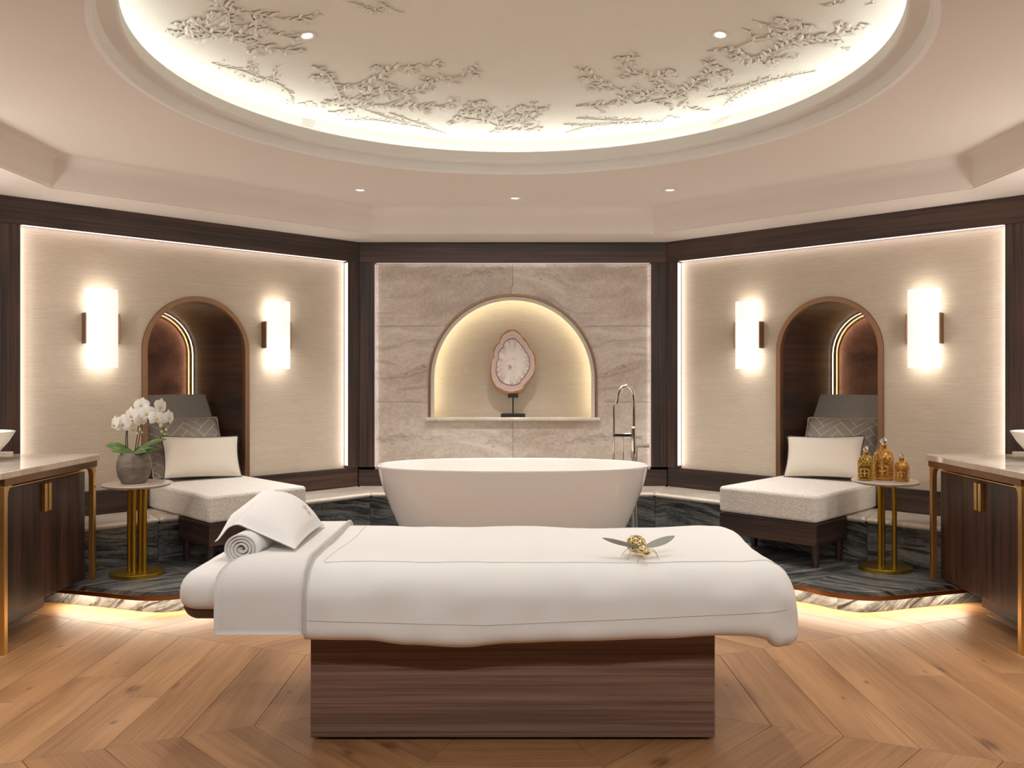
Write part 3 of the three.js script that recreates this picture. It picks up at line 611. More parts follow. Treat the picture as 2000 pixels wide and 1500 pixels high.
  spray('a', 'bold white plaster branch with curling stem at the far left of the dome', 'bold');
  spray('b', 'slender plaster sprig hanging below the curling branch on the left of the dome', 'fine');
  spray('c', 'wide plaster branch with forked twigs left of the dome centre', 'bold');
  spray('d', 'slender plaster sprig along the rim below the wide left branch', 'fine');
  spray('e', 'small leafy plaster posy at the middle of the dome rim', 'bold');
  spray('f', 'slender plaster sprig along the rim right of the middle posy', 'fine');
  spray('g', 'wide plaster branch with forked twigs right of the dome centre', 'bold');
  spray('h', 'slender plaster sprig pointing to the right rim of the dome', 'fine');
  spray('i', 'bold white plaster branch at the far right of the dome, beside a downlight', 'bold');
  spray('j', 'plaster sprig at the top edge of the picture, left of the dome middle', 'fine');
  spray('k', 'plaster sprig at the top edge of the picture, right side of the dome', 'fine');
  SPRAYS.bf[0].forEach(([x, d], i) => {
    const o = thing('plaster_butterfly', i ? 'white plaster butterfly on the right of the dome rim' : 'white plaster butterfly on the left of the dome rim', 'relief', [x, domeY(x, d) - 0.004, -d], 0, 'plaster butterflies');
    for (const [b, L, w] of [[0.6, 0.07, 1.9], [-0.5, 0.05, 1.9], [2.5, 0.07, 1.9], [3.7, 0.05, 1.9]]) { const m = part('wing', LEAF[0], M.relief, o), q = frame(x, d, b).scale(V(L, L, L * w)); m.applyMatrix4(q); }
    const m = part('body', BERRY, M.relief, o); m.applyMatrix4(frame(x, d, 1.5).scale(V(0.03, 0.008, 0.007)));
  });
}

// ---------------------------------------------------------------- wall sconces
function sconce(W, x, label, level = LEVEL.sconce) {
  const p = V(x, 1.595, 0).applyMatrix4(W.w.matrixWorld);
  const t = thing('wall_sconce', label, 'sconce', [p.x, p.y, p.z], W.w.rotation.y, 'alabaster wall sconces');
  const H = 0.247, r = 0.098, arc = (u, rad) => { const a = PI * u; return [rad * Math.cos(a), 0.034 + 0.085 * rad / r * Math.sin(a)]; };
  const out = [], inn = []; for (let i = 0; i <= 24; i++) { out.push(arc(i / 24, r)); inn.push(arc(1 - i / 24, r - 0.008)); }
  const sh = new THREE.Shape([...out, ...inn].map(q => new THREE.Vector2(q[0], -q[1])));
  const g = new THREE.ExtrudeGeometry(sh, { depth: 2 * H, bevelEnabled: false, curveSegments: 4 }); g.rotateX(-PI / 2); g.translate(0, -H, 0);
  const mat = std({ color: C(235, 230, 224), roughness: 0.5, emissive: new THREE.Color().setRGB(1, 0.975, 0.955), emissiveIntensity: 0.60, emissiveMap: T.alabaster });
  part('alabaster_shade', toCreasedNormals(uvm(g, 'y', x, x * 0.7), 0.6), mat, t, 'glowing veined alabaster half-cylinder');
  part('back_plate', box(-0.088, 0.088, -0.1, 0.1, 0.001, 0.028, 0.003), M.bronze, t);
  for (const k of [-1, 1]) part('bracket', box(k * 0.099, k * 0.105, -0.097, 0.097, 0.001, 0.066, 0.002), M.bronze, t, 'bronze side bracket');
  for (const y of [-0.19, -0.06, 0.06, 0.19]) {
    const l = new THREE.PointLight(new THREE.Color().setRGB(1, 0.975, 0.945), level, 0, 2);
    l.position.copy(V(x, 1.595 + y, 0.062).applyMatrix4(W.w.matrixWorld)); l.castShadow = true; l.shadow.radius = 1; l.name = 'sconce_lamp'; scene.add(l);
  }
}
for (const [W, s] of [[WL, -1], [WR, 1]]) {
  const side = s < 0 ? 'left' : 'right';
  sconce(W, W.ax + s * 0.645, `tall alabaster wall sconce between the ${side} alcove and the ${side} vanity`);
  sconce(W, W.ax - s * 0.585, `tall alabaster wall sconce between the ${side} alcove and the bathtub wall`);
}
// the same lamps beside the vanity mirrors on the side walls, left and right of the frame
for (const [W, s] of [[{ w: wallSideLeft }, -1], [{ w: wallSideRight }, 1]]) for (const [d, where] of [[4.0, 'far'], [2.6, 'near']])
  sconce(W, s < 0 ? d : -d, `tall alabaster wall sconce on the ${s < 0 ? 'left' : 'right'} side wall, ${where} end of the vanity mirror`, LEVEL.vanity);

// ---------------------------------------------------------------- soft goods helpers
function cushionGeo(w, h, t, n = 22, pinch = 0.065) {        // a stuffed cushion standing in the xy plane
  const half = s => grid(n, n, (u, v) => {
    const x = 2 * u - 1, y = 2 * v - 1, X = w / 2 * x * (1 - pinch * (1 - y * y) * Math.abs(x)), Y = h / 2 * y * (1 - pinch * (1 - x * x) * Math.abs(y));
    const f = Math.pow(Math.max(0, 1 - Math.pow(Math.abs(x), 3.2)), 0.6) * Math.pow(Math.max(0, 1 - Math.pow(Math.abs(y), 3.2)), 0.6);
    return [s * X, Y, s * t / 2 * f, X, Y];
  });
  return mergeGeometries([half(1), half(-1)]);
}
function cushionEdge(w, h, pinch = 0.065) {
  const o = [], n = 12;
  const P = (x, y) => V(w / 2 * x * (1 - pinch * (1 - y * y) * Math.abs(x)), h / 2 * y * (1 - pinch * (1 - x * x) * Math.abs(y)), 0);
  for (let i = 0; i < n; i++) o.push(P(-0.985 + 1.97 * i / n, -1)); for (let i = 0; i < n; i++) o.push(P(1, -0.985 + 1.97 * i / n));
  for (let i = 0; i < n; i++) o.push(P(0.985 - 1.97 * i / n, 1)); for (let i = 0; i < n; i++) o.push(P(-1, 0.985 - 1.97 * i / n));
  return o;
}
function cushion(name, label, category, w, h, t, cover, piping, matrix, group) {
  const o = thing(name, label, category, [0, 0, 0], 0, group);
  o.applyMatrix4(matrix);
  part('cover', cushionGeo(w, h, t), cover, o); part('piping', tube(cushionEdge(w, h), 0.0045, 96, 6, true), piping, o);
  return o;
}
// herringbone print of the patterned cushions
T.herring = (() => {
  const c = document.createElement('canvas'); c.width = c.height = 1024; const g = c.getContext('2d');
  g.fillStyle = '#a69d90'; g.fillRect(0, 0, 1024, 1024);
  for (let i = 0; i < 5200; i++) { g.fillStyle = i % 2 ? 'rgba(182,174,162,0.35)' : 'rgba(130,123,114,0.35)'; const q = Math.floor(rnd() * 1024), r = Math.floor(rnd() * 1024); if (i % 3) g.fillRect(q, r, 26, 2); else g.fillRect(q, r, 2, 26); }
  g.strokeStyle = '#e6dccb'; g.lineWidth = 6; g.save(); g.translate(512, 512); g.rotate(PI / 4); g.translate(-1024, -1024);
  const s = 92, L = 3 * s;
  for (let j = -4; j < 34; j++) for (let i = -2; i < 12; i++) {
    const x = i * 2 * L - 0 + (j * s) % (2 * L), y = j * s;
    g.strokeRect(x, y, L, s); g.strokeRect(x + L, y - (L - s), s, L);
  }
  g.restore();
  const t = new THREE.CanvasTexture(c); t.colorSpace = THREE.SRGBColorSpace; t.wrapS = t.wrapT = THREE.RepeatWrapping; t.repeat.set(1 / 0.62, 1 / 0.62); t.offset.set(0.5, 0.5); return t;
})();
M.herring = std({ map: T.herring, roughness: 0.95 });

// ---------------------------------------------------------------- chaises standing half in the alcoves
function chaise(W, s) {
  const side = s < 0 ? 'left' : 'right', m = W.w.matrixWorld, o = V(W.ax, 0, 0).applyMatrix4(m);
  const t = thing('chaise_longue', `cream bouclé chaise with grey reclined back in the ${side} alcove`.replace('é', 'e'), 'chaise', [o.x, STEP, o.z], W.w.rotation.y, 'alcove chaises');
  const Y = y => y - STEP, hw = 0.33;
  part('seat_cushion', uvm(new RoundedBoxGeometry(2 * hw, 0.165, 1.02, 5, 0.022).translate(0, Y(0.5035), 0.866 - 0.51)), M.boucle, t, 'thick cream boucle cushion');
  part('frame', box(-hw + 0.004, hw - 0.004, Y(0.285), Y(0.418), 0.44, 0.862, 0.004, 'x'), M.wood, t, 'dark wooden frame');
  for (const [x, z] of [[-0.29, 0.80], [0.29, 0.80], [-0.29, 0.48], [0.29, 0.48]]) part('leg', new THREE.CylinderGeometry(0.028, 0.021, 0.137, 4, 1).rotateY(PI / 4).translate(x, 0.0685, z), M.wood, t);
  const b = part('backrest', uvm(new RoundedBoxGeometry(2 * hw - 0.01, 0.72, 0.10, 4, 0.018).translate(0, 0.36, -0.05)), M.grey, t, 'grey woven backrest');
  b.position.set(0, Y(0.577), -0.15); b.rotation.x = -0.62;
  const local = (x, y, z, rx, rz = 0, ry = 0) => new THREE.Matrix4().makeTranslation(o.x, 0, o.z).multiply(new THREE.Matrix4().makeRotationY(W.w.rotation.y)).multiply(new THREE.Matrix4().makeTranslation(x, y, z)).multiply(new THREE.Matrix4().makeRotationFromEuler(new THREE.Euler(rx, ry, rz, 'YXZ')));
  cushion('patterned_cushion', `grey cushion with pale herringbone lines leaning on the ${side} chaise back`, 'cushion', 0.56, 0.48, 0.13, M.herring, M.pipingPale, local(s * 0.005, 0.80, -0.165, -0.60, s * 0.03), 'herringbone cushions');
  cushion('lumbar_pillow', `plain cream lumbar pillow with dark piping on the ${side} chaise`, 'pillow', 0.53, 0.30, 0.12, M.cream, M.pipingDark, local(-s * 0.02, 0.738, 0.025, -0.38, s * 0.05, s * 0.10), 'cream lumbar pillows');
}
chaise(WL, -1); chaise(WR, 1);

// ---------------------------------------------------------------- side tables
function sideTable(x, d, label, rods) {
  const t = thing('side_table', label, 'side table', [x, STEP, -d], 0, 'round side tables'), H = 0.53;
  part('table_top', uvm(lathe([[0.0005, H - 0.02], [0.165, H - 0.02], [0.182, H - 0.014], [0.190, H - 0.006], [0.190, H - 0.003], [0.187, H], [0.0005, H]], 72)), M.pale, t, 'round cream marble top');
  const oval = (a, b, h0, h1) => { const sh = new THREE.Shape(); sh.absellipse(0, 0, a, b, 0, 2 * PI); const g = new THREE.ExtrudeGeometry(sh, { depth: h1 - h0 - 0.004, bevelEnabled: true, bevelSize: 0.003, bevelThickness: 0.002, bevelSegments: 2, curveSegments: 48, bevelOffset: -0.003 }); g.rotateX(-PI / 2); return uvm(g.translate(0, h0 + 0.002, 0)); };
  part('base', oval(0.152, 0.135, 0, 0.022), M.gold, t, 'oval brass foot');
  for (const [rx, rz] of rods) part('rod', rod([rx, 0.02, rz], [rx, H - 0.019, rz], 0.0135, 16), M.gold, t);
}
sideTable(-2.172, 4.90, 'round marble-topped brass side table holding the orchid', [[-0.040, 0.01], [-0.004, 0.035], [0.042, 0.0], [0.0, -0.035]]);
sideTable(2.212, 5.03, 'round marble-topped brass side table holding the golden bottles', [[-0.040, 0.02], [0.045, 0.02], [0.0, -0.035]]);

// ---------------------------------------------------------------- orchid in a faceted stone pot
{
  const base = STEP + 0.53, t = thing('potted_orchid', 'white moth orchid in a faceted grey stone pot', 'plant', [-2.19, base, -4.90]);
  const n = 10, prof = [[0.055, 0], [0.068, 0.004], [0.086, 0.04], [0.0965, 0.085], [0.095, 0.125], [0.083, 0.158], [0.072, 0.174], [0.069, 0.178], [0.062, 0.176], [0.066, 0.15], [0.07, 0.12]];
  const pg = grid(n * 6, prof.length - 1, (u, v) => {
    const i = Math.round(v * (prof.length - 1)), a = 2 * PI * u, f = ((u * n) % 1 + 1) % 1, k = Math.cos(PI / n) / Math.cos(PI / n * (2 * f - 1)), r = prof[i][0] * lerp(1, k, 0.9);
    return [r * Math.cos(a), prof[i][1], r * Math.sin(a), u * 0.6, prof[i][1]];
  });
  part('pot', toCreasedNormals(pg, 0.45), M.pot, t, 'faceted grey stone pot');
  part('soil', new THREE.CylinderGeometry(0.066, 0.066, 0.01, 24).translate(0, 0.155, 0), M.soil, t);
  const R = 0.178;
  const leafG = (L, w, lift, curl) => cloth(10, 6, (u, v) => { const q = w * Math.pow(Math.sin(PI * Math.min(0.999, 0.08 + 0.92 * u)), 0.7) * (2 * v - 1); return [L * u * (1 - 0.12 * curl * u), lift * Math.sin(u * 1.7) - curl * 0.05 * u * u * u - 0.25 * Math.abs(q), q]; }, 0.0016);
  for (const [a, L, w, lift, curl] of [[2.9, 0.165, 0.028, 0.085, 0.5], [0.1, 0.15, 0.026, 0.045, 0.3], [0.25, 0.19, 0.02, 0.11, 0.0], [-0.5, 0.14, 0.026, 0.045, 0.5], [3.5, 0.12, 0.026, 0.05, 0.6], [1.3, 0.10, 0.022, 0.05, 0.2]]) {
    const m = part('leaf', leafG(L, w, lift, curl), M.leaf, t); m.position.set(0, R - 0.008, 0.01); m.rotation.order = 'YXZ'; m.rotation.y = a; m.rotation.x = Math.cos(a) > 0 ? 0.7 : -0.7;
  }
  const st = (pts, r = 0.0028) => part('stem', capped(pts, r, 30, 6), M.stem, t);
  st([[-0.04, R - 0.02, 0.01], [-0.043, R + 0.06, 0.012], [-0.04, R + 0.13, 0.01], [-0.05, R + 0.165, 0.0]]);
  st([[-0.036, R - 0.02, 0.0], [-0.038, R + 0.08, 0.0], [-0.034, R + 0.14, 0.0], [0.0, R + 0.21, -0.01]]);
  st([[0.0, R - 0.02, 0.0], [0.02, R + 0.10, 0.0], [0.026, R + 0.20, -0.005], [0.03, R + 0.27, -0.01], [0.019, R + 0.30, -0.01]]);
  st([[0.006, R - 0.02, -0.01], [0.03, R + 0.12, -0.015], [0.036, R + 0.24, -0.02], [0.075, R + 0.262, -0.015], [0.125, R + 0.225, 0.0], [0.16, R + 0.165, 0.005], [0.186, R + 0.105, 0.008]], 0.0024);
  st([[0.06, R + 0.26, -0.018], [0.10, R + 0.272, -0.012], [0.155, R + 0.258, -0.01]], 0.0018); st([[0.125, R + 0.225, 0], [0.17, R + 0.215, 0], [0.2, R + 0.2, 0.004]], 0.0018);
  const petalG = (L, w) => grid(6, 6, (u, v) => { const q = w * Math.pow(Math.sin(PI * Math.min(0.995, 0.10 + 0.86 * u)), 0.6) * (2 * v - 1); return [q, L * u, 0.004 * Math.sin(PI * u) - 0.006 * u * u - 60 * 0.01 * q * q]; });
  const WIDE = petalG(0.034, 0.021), SEPAL = petalG(0.036, 0.012), LIP = new THREE.SphereGeometry(1, 10, 8).scale(0.0048, 0.0065, 0.006), BUD = new THREE.SphereGeometry(1, 12, 10).scale(0.011, 0.0135, 0.011);
  const flower = (x, y, z, rx, ry, rz, sc = 1) => {
    const f = new THREE.Group(); f.name = 'flower'; t.add(f); f.position.set(x, R + y, z); f.rotation.set(rx, ry, rz); f.scale.setScalar(sc * 1.28);
    for (const a of [1.25, -1.25]) { const p = part('petal', WIDE, M.petal, f); p.rotation.z = a; p.position.z = 0.003; }
    for (const a of [0, 2.35, -2.35]) { const p = part('petal', SEPAL, M.petal, f); p.rotation.z = a; }
    const l = part('lip', LIP, M.lip, f); l.position.set(0, -0.004, 0.008);
  };
  flower(-0.096, 0.163, 0.03, 0.1, -0.7, 0.1, 1.05); flower(-0.050, 0.168, 0.035, 0.05, 0.1, -0.1, 1.15); flower(0.0, 0.213, 0.03, 0.0, -0.3, 0.25, 1.1);
  flower(0.052, 0.272, 0.02, -0.3, 0.1, 0, 1.05); flower(0.088, 0.228, 0.035, 0.05, 0.1, 0.1, 1.15); flower(0.141, 0.201, 0.03, 0.1, 0.35, -0.1, 1.05);
  flower(0.155, 0.263, 0.01, 0.2, 1.15, -0.5, 1.1); flower(0.203, 0.201, 0.01, 0.1, 1.2, -0.2, 1.0); flower(0.052, 0.186, 0.03, 0.6, 0.9, -0.3, 1.0);
  for (const [x, y, k] of [[0.161, 0.154, 1], [0.191, 0.130, 0.75], [0.166, 0.118, 0.65], [0.184, 0.104, 0.5], [0.040, 0.130, 0.7], [0.022, 0.108, 0.6], [0.019, 0.302, 0.5], [0.008, 0.288, 0.5], [-0.004, 0.136, 1], [0.052, 0.114, 0.5]]) { const b = part('bud', BUD, M.bud, t); b.position.set(x, R + y, 0.012); b.scale.setScalar(k); }
}

// ---------------------------------------------------------------- three gilded bottles
function bottle(x, d, r, h, label, mat, metal, cap, turn) {
  const t = thing('perfume_bottle', label, 'bottle', [x, STEP + 0.53, -d], turn, 'gilded perfume bottles');
  const sh = h * 0.66, top = h;               // straight wall, then a domed shoulder
  const prof = [[0.0005, 0], [r * 0.94, 0], [r * 0.98, h * 0.02], [r * 0.98, sh]]; for (let i = 1; i <= 8; i++) { const a = PI / 2 * i / 8 * 0.86; prof.push([r * 0.98 * Math.cos(a), sh + (top - sh) * Math.sin(a) / Math.sin(PI / 2 * 0.86)]); }
  prof.push([0.0005, top]);
  part('body', lathe(prof, 48), mat, t, 'domed bottle body');
  const bead = new THREE.IcosahedronGeometry(r * 0.085, 1), beads = [], rad = y => y <= sh ? r * 0.98 : r * 0.98 * Math.sqrt(Math.max(0, 1 - Math.pow((y - sh) / (top - sh) * Math.sin(1.35), 2)));
  const face = a => Math.abs(Math.atan2(Math.sin(a - PI / 2), Math.cos(a - PI / 2)));
  for (let j = 0; j < 9; j++) for (let i = 0; i < 26; i++) { const a = 2 * PI * (i + (j % 2) / 2) / 26, y = h * (0.05 + 0.07 * j); if (face(a) < 0.66 && y > h * 0.1 && y < h * 0.56) continue; beads.push(bead.clone().translate(rad(y) * Math.cos(a), y, rad(y) * Math.sin(a))); }
  part('bead_relief', mergeGeometries(beads), metal, t, 'rows of raised gold beads').userData.kind = 'stuff';
  const lat = []; for (const s of [-1, 1]) for (let i = 0; i < 12; i++) { const pts = []; for (let k = 0; k <= 10; k++) { const y = lerp(sh * 1.02, top * 0.985, k / 10), a = 2 * PI * i / 12 + s * 0.9 * k / 10; pts.push([(rad(y) + 0.0006) * Math.cos(a), y, (rad(y) + 0.0006) * Math.sin(a)]); } lat.push(tube(pts, r * 0.036, 12, 5)); }
  lat.push(new THREE.TorusGeometry(r * 1.0, r * 0.035, 6, 48).rotateX(PI / 2).translate(0, sh, 0));
  part('lattice', mergeGeometries(lat), metal, t, 'gold lattice over the shoulder');
  // gilt window plaque: two arched lights in a frame
  const ww = r * 0.6, wh = h * 0.36, y0 = h * 0.14, o = [[-ww, y0], [ww, y0], [ww, y0 + wh * 0.82]]; for (let i = 1; i < 10; i++) { const a = PI * i / 10; o.push([ww * Math.cos(a), y0 + wh * 0.82 + wh * 0.18 * Math.sin(a)]); } o.push([-ww, y0 + wh * 0.82]);
  const pane = (c, q0, q1) => [[c - ww * 0.27, q0], [c + ww * 0.27, q0], [c + ww * 0.27, q1], [c, q1 + wh * 0.05], [c - ww * 0.27, q1]].reverse();
  const holes = []; for (const c of [-ww * 0.4, ww * 0.4]) { holes.push(pane(c, y0 + wh * 0.1, y0 + wh * 0.38)); holes.push(pane(c, y0 + wh * 0.5, y0 + wh * 0.78)); }
  const pl = plate(o, -0.001, 0.001, 0.0003, holes), pp = pl.attributes.position; for (let i = 0; i < pp.count; i++) { const a = pp.getX(i) / r; const q = r * 1.03 + pp.getZ(i); pp.setX(i, q * Math.sin(a)); pp.setZ(i, q * Math.cos(a)); } pl.computeVertexNormals();
  part('window_plaque', pl, M.brass, t, 'gilt plaque shaped like a paned window');
  const nr = r * 0.34; part('neck', lathe([[nr, top * 0.985], [nr, top + h * 0.09], [nr * 1.15, top + h * 0.1], [nr * 1.15, top + h * 0.125], [0.0005, top + h * 0.13]], 24), metal, t);
  if (cap === 'ball') part('stopper', new THREE.IcosahedronGeometry(r * 0.38, 2).translate(0, top + h * 0.13 + r * 0.36, 0), M.glass, t, 'clear glass ball stopper');
  else part('stopper', lathe([[nr * 0.6, top + h * 0.13], [nr * 0.7, top + h * 0.25], [nr * 0.95, top + h * 0.30], [nr * 0.95, top + h * 0.38], [0.0005, top + h * 0.40]], 20), M.glass, t, 'clear glass cap');
}
M.bottleGold = phys({ color: C(124, 96, 30), metalness: 0.6, roughness: 0.2, clearcoat: 0.5 });
M.giltPale = std({ color: C(214, 180, 90), metalness: 1, roughness: 0.25 });
M.giltRose = std({ color: C(218, 172, 100), metalness: 1, roughness: 0.25 });
bottle(2.212 - 0.118, 5.03, 0.0435, 0.150, 'yellow gold perfume bottle, leftmost of three on the right side table', M.bottleGold, M.giltPale, 'ball', -0.5);
bottle(2.212 + 0.002, 5.06, 0.056, 0.186, 'tallest amber perfume bottle in the middle of the right side table', M.amber, M.giltRose, 'ball', -0.55);
bottle(2.212 + 0.075, 4.98, 0.039, 0.122, 'smallest rose gold perfume bottle, rightmost on the right side table', M.amber, M.giltRose, 'cap', -0.5);

// ---------------------------------------------------------------- bathtub and floor-standing faucet
{
  const cd = 5.40, A = 0.862, B = 0.405, t = thing('bathtub', 'white oval freestanding bathtub on the stone step', 'bathtub', [0, STEP, -cd]), H = 0.585;
  const se = (a, k, n) => Math.sign(Math.cos(a)) * k * Math.pow(Math.abs(Math.cos(a)), 2 / n);
  const sn = (a, k, n) => Math.sign(Math.sin(a)) * k * Math.pow(Math.abs(Math.sin(a)), 2 / n);
  const prof = [[0.02, 0.0, 0], [0.60, 0.0, 0], [0.665, 0.006, 0], [0.70, 0.03, 0], [0.768, 0.10, 0], [0.838, 0.20, 0], [0.897, 0.31, 0], [0.951, 0.43, 0], [0.985, 0.53, 0], [0.995, 0.572, 0], [1.0, 0.582, 0], [0.998, H, 0], [0.985, H + 0.002, 0], [0.972, H, 0], [0.968, 0.578, 0], [0.955, 0.53, 0], [0.91, 0.42, 0], [0.84, 0.29, 0], [0.73, 0.19, 0], [0.62, 0.14, 0], [0.40, 0.125, 0], [0.02, 0.12, 0]];
  const N = prof.length - 1;
  const g = grid(96, N, (u, v) => { const p = prof[Math.round(v * N)], a = -2 * PI * u, n = 2.25; return [se(a, A * p[0], n), p[1], sn(a, B * lerp(p[0], 1, 0.0), n), u, v]; }, true);
  part('tub_shell', toCreasedNormals(g, 0.9), M.tub, t);
  part('drain', new THREE.CylinderGeometry(0.03, 0.03, 0.006, 24).translate(0, 0.124, 0), M.chrome, t);

  const fx = 0.848, fd = 5.96, f = thing('bath_faucet', 'chrome floor-standing bath faucet with hand shower behind the tub', 'faucet', [fx, STEP, -fd]);
  const y = h => h - STEP;
  part('base_flange', lathe([[0.0005, 0.012], [0.04, 0.012], [0.045, 0.006], [0.045, 0], [0.0005, 0]], 32), M.chrome, f);
  part('column', rod([0, 0.01, 0], [0, y(0.73), 0], 0.0125, 20), M.chrome, f);
  part('mixer_body', lathe([[0.0005, y(0.715)], [0.016, y(0.718)], [0.020, y(0.728)], [0.020, y(0.925)], [0.016, y(0.94)], [0.0005, y(0.943)]], 28), M.chrome, f);
  part('supply_pipe', rod([0.022, 0.01, 0.0], [0.022, y(0.80), 0.0], 0.008, 14), M.chrome, f);
  const sp = [[0.004, y(0.93), 0], [0.004, y(1.05), 0], [0.004, y(1.115), 0]]; for (let i = 1; i <= 12; i++) { const a = PI * i / 12; sp.push([-0.053 + 0.057 * Math.cos(a), y(1.135) + 0.092 * Math.sin(a), 0]); } sp.push([-0.118, y(1.10), 0]);
  part('spout', capped(sp, 0.0128, 80, 16), M.chrome, f, 'swan-neck chrome spout');
  part('hand_shower', capped([[-0.138, y(0.885), 0.01], [-0.138, y(1.0), 0.01], [-0.138, y(1.09), 0.01]], 0.009, 16, 14), M.chrome, f, 'slim stick hand shower');
  part('shower_bracket', box(-0.147, -0.018, y(0.868), y(0.892), -0.006, 0.018, 0.003), M.chrome, f);
  part('bracket_post', rod([-0.072, 0.30, 0.004], [-0.072, y(0.868), 0.004], 0.005, 12), M.chrome, f);
  part('hose', tube([[-0.138, y(0.87), 0.01], [-0.139, y(0.70), 0.01], [-0.13, y(0.42), 0.012], [-0.06, y(0.30), 0.012], [-0.012, y(0.42), 0.012]], 0.0055, 50, 8), M.chrome, f);
  part('lever_handle', mergeGeometries([rod([0.0, y(0.80), 0.004], [0.098, y(0.806), 0.014], 0.0115, 18), rod([0.07, y(0.804), 0.012], [0.108, y(0.807), 0.015], 0.0155, 20)]), M.chrome, f);
  part('diverter_knob', mergeGeometries([rod([0.015, y(0.865), 0.0], [0.045, y(0.866), 0.006], 0.007, 14), rod([0.04, y(0.866), 0.005], [0.052, y(0.866), 0.007], 0.011, 16)]), M.chrome, f);
}

// ---------------------------------------------------------------- agate slice on a black stand in the niche
{
  const px = [[545, 190], [600, 198], [640, 230], [710, 310], [760, 365], [790, 430], [840, 500], [860, 545], [868, 640], [850, 760], [838, 800], [790, 870], [710, 960], [690, 1010], [640, 1035], [560, 1052], [480, 1045], [400, 1010], [330, 970], [280, 890], [258, 800], [262, 700], [270, 620], [300, 560], [300, 490], [330, 410], [385, 360], [395, 310], [420, 262], [480, 212]];
  const k = 0.0006, out = px.map(([a, b]) => [(a - 565) * k, (640 - b) * k]), polar = out.map(([x, y]) => [Math.atan2(y, x), Math.hypot(x, y)]).sort((a, b) => a[0] - b[0]);
  const R = a => { for (let i = 0; i < polar.length; i++) { const p = polar[i], q = polar[(i + 1) % polar.length], q0 = i === polar.length - 1 ? q[0] + 2 * PI : q[0], b = i === polar.length - 1 && a < p[0] ? a + 2 * PI : a; if (b >= p[0] && b <= q0) return lerp(p[1], q[1], (b - p[0]) / (q0 - p[0])); } return polar[0][1]; };
  const size = 0.56, tex = texture(512, 512, size, size, (u, v) => {
    const x = (u - 0.5) * size, y = (v - 0.5) * size, a = Math.atan2(y, x), q = Math.hypot(x, y) / R(a), w = q + 0.05 * (fbm(u, v, 9, 9, 3, 201) - 0.5), an = a / (2 * PI) + 0.5;
    let c = mix(rgb(222, 206, 192), rgb(240, 232, 222), fbm(u, v, 8, 8, 3, 205));
    c = mix(c, rgb(186, 160, 148), 0.7 * smooth(0.3, 0.75, w) * smooth(0.45, 0.6, fbm(an, clamp(q, 0, 0.999), 64, 4, 2, 209)));
    c = mix(c, rgb(176, 110, 52), 0.85 * smooth(0.5, 0.62, fbm(u, v, 14, 14, 3, 214)) * (1 - smooth(0.12, 0.34, Math.hypot(x + 0.1 * y * -1 + 0.005, (y + 0.02) * 0.55) / 0.12)));
    c = mix(c, rgb(212, 190, 178), smooth(0.72, 0.76, w));
    c = mix(c, rgb(128, 78, 72), 0.85 * (1 - smooth(0.012, 0.035, Math.abs(w - 0.735))));
    c = mix(c, rgb(200, 168, 160), 0.5 * (1 - smooth(0.02, 0.04, Math.abs(w - 0.84))));
    return mix(c, mix(rgb(160, 84, 30), rgb(196, 132, 66), fbm(an, 0.5, 40, 4, 2, 219)), smooth(0.93, 0.965, w));
  });
  tex.offset.set(0.5, 0.5); tex.wrapS = tex.wrapT = THREE.ClampToEdgeWrapping;
  const o = thing('agate_slice', 'pink and white agate slice on a black stand in the lit niche', 'ornament', [0.002, 0.965, -(BACK + 0.065)]);
  const sh = new THREE.Shape(); const cv = new THREE.SplineCurve([...out, out[0]].map(p => new THREE.Vector2(...p))); sh.setFromPoints(cv.getPoints(120));
  const g = new THREE.ExtrudeGeometry(sh, { depth: 0.012, bevelEnabled: true, bevelSize: 0.003, bevelThickness: 0.003, bevelSegments: 2 }); uvm(g, 'y'); g.translate(0, 0.435, -0.009);
  part('agate', g, phys({ map: tex, roughness: 0.3, clearcoat: 0.5 }), o, 'banded agate slice with an orange rim');
  part('stand_base', box(-0.098, 0.098, 0, 0.026, -0.045, 0.035, 0.003), M.black, o); part('stand_post', rod([0, 0.02, 0], [0, 0.165, 0], 0.0055, 12), M.black, o); part('stand_clamp', box(-0.042, 0.042, 0.155, 0.188, -0.02, 0.016, 0.002), M.black, o);
}

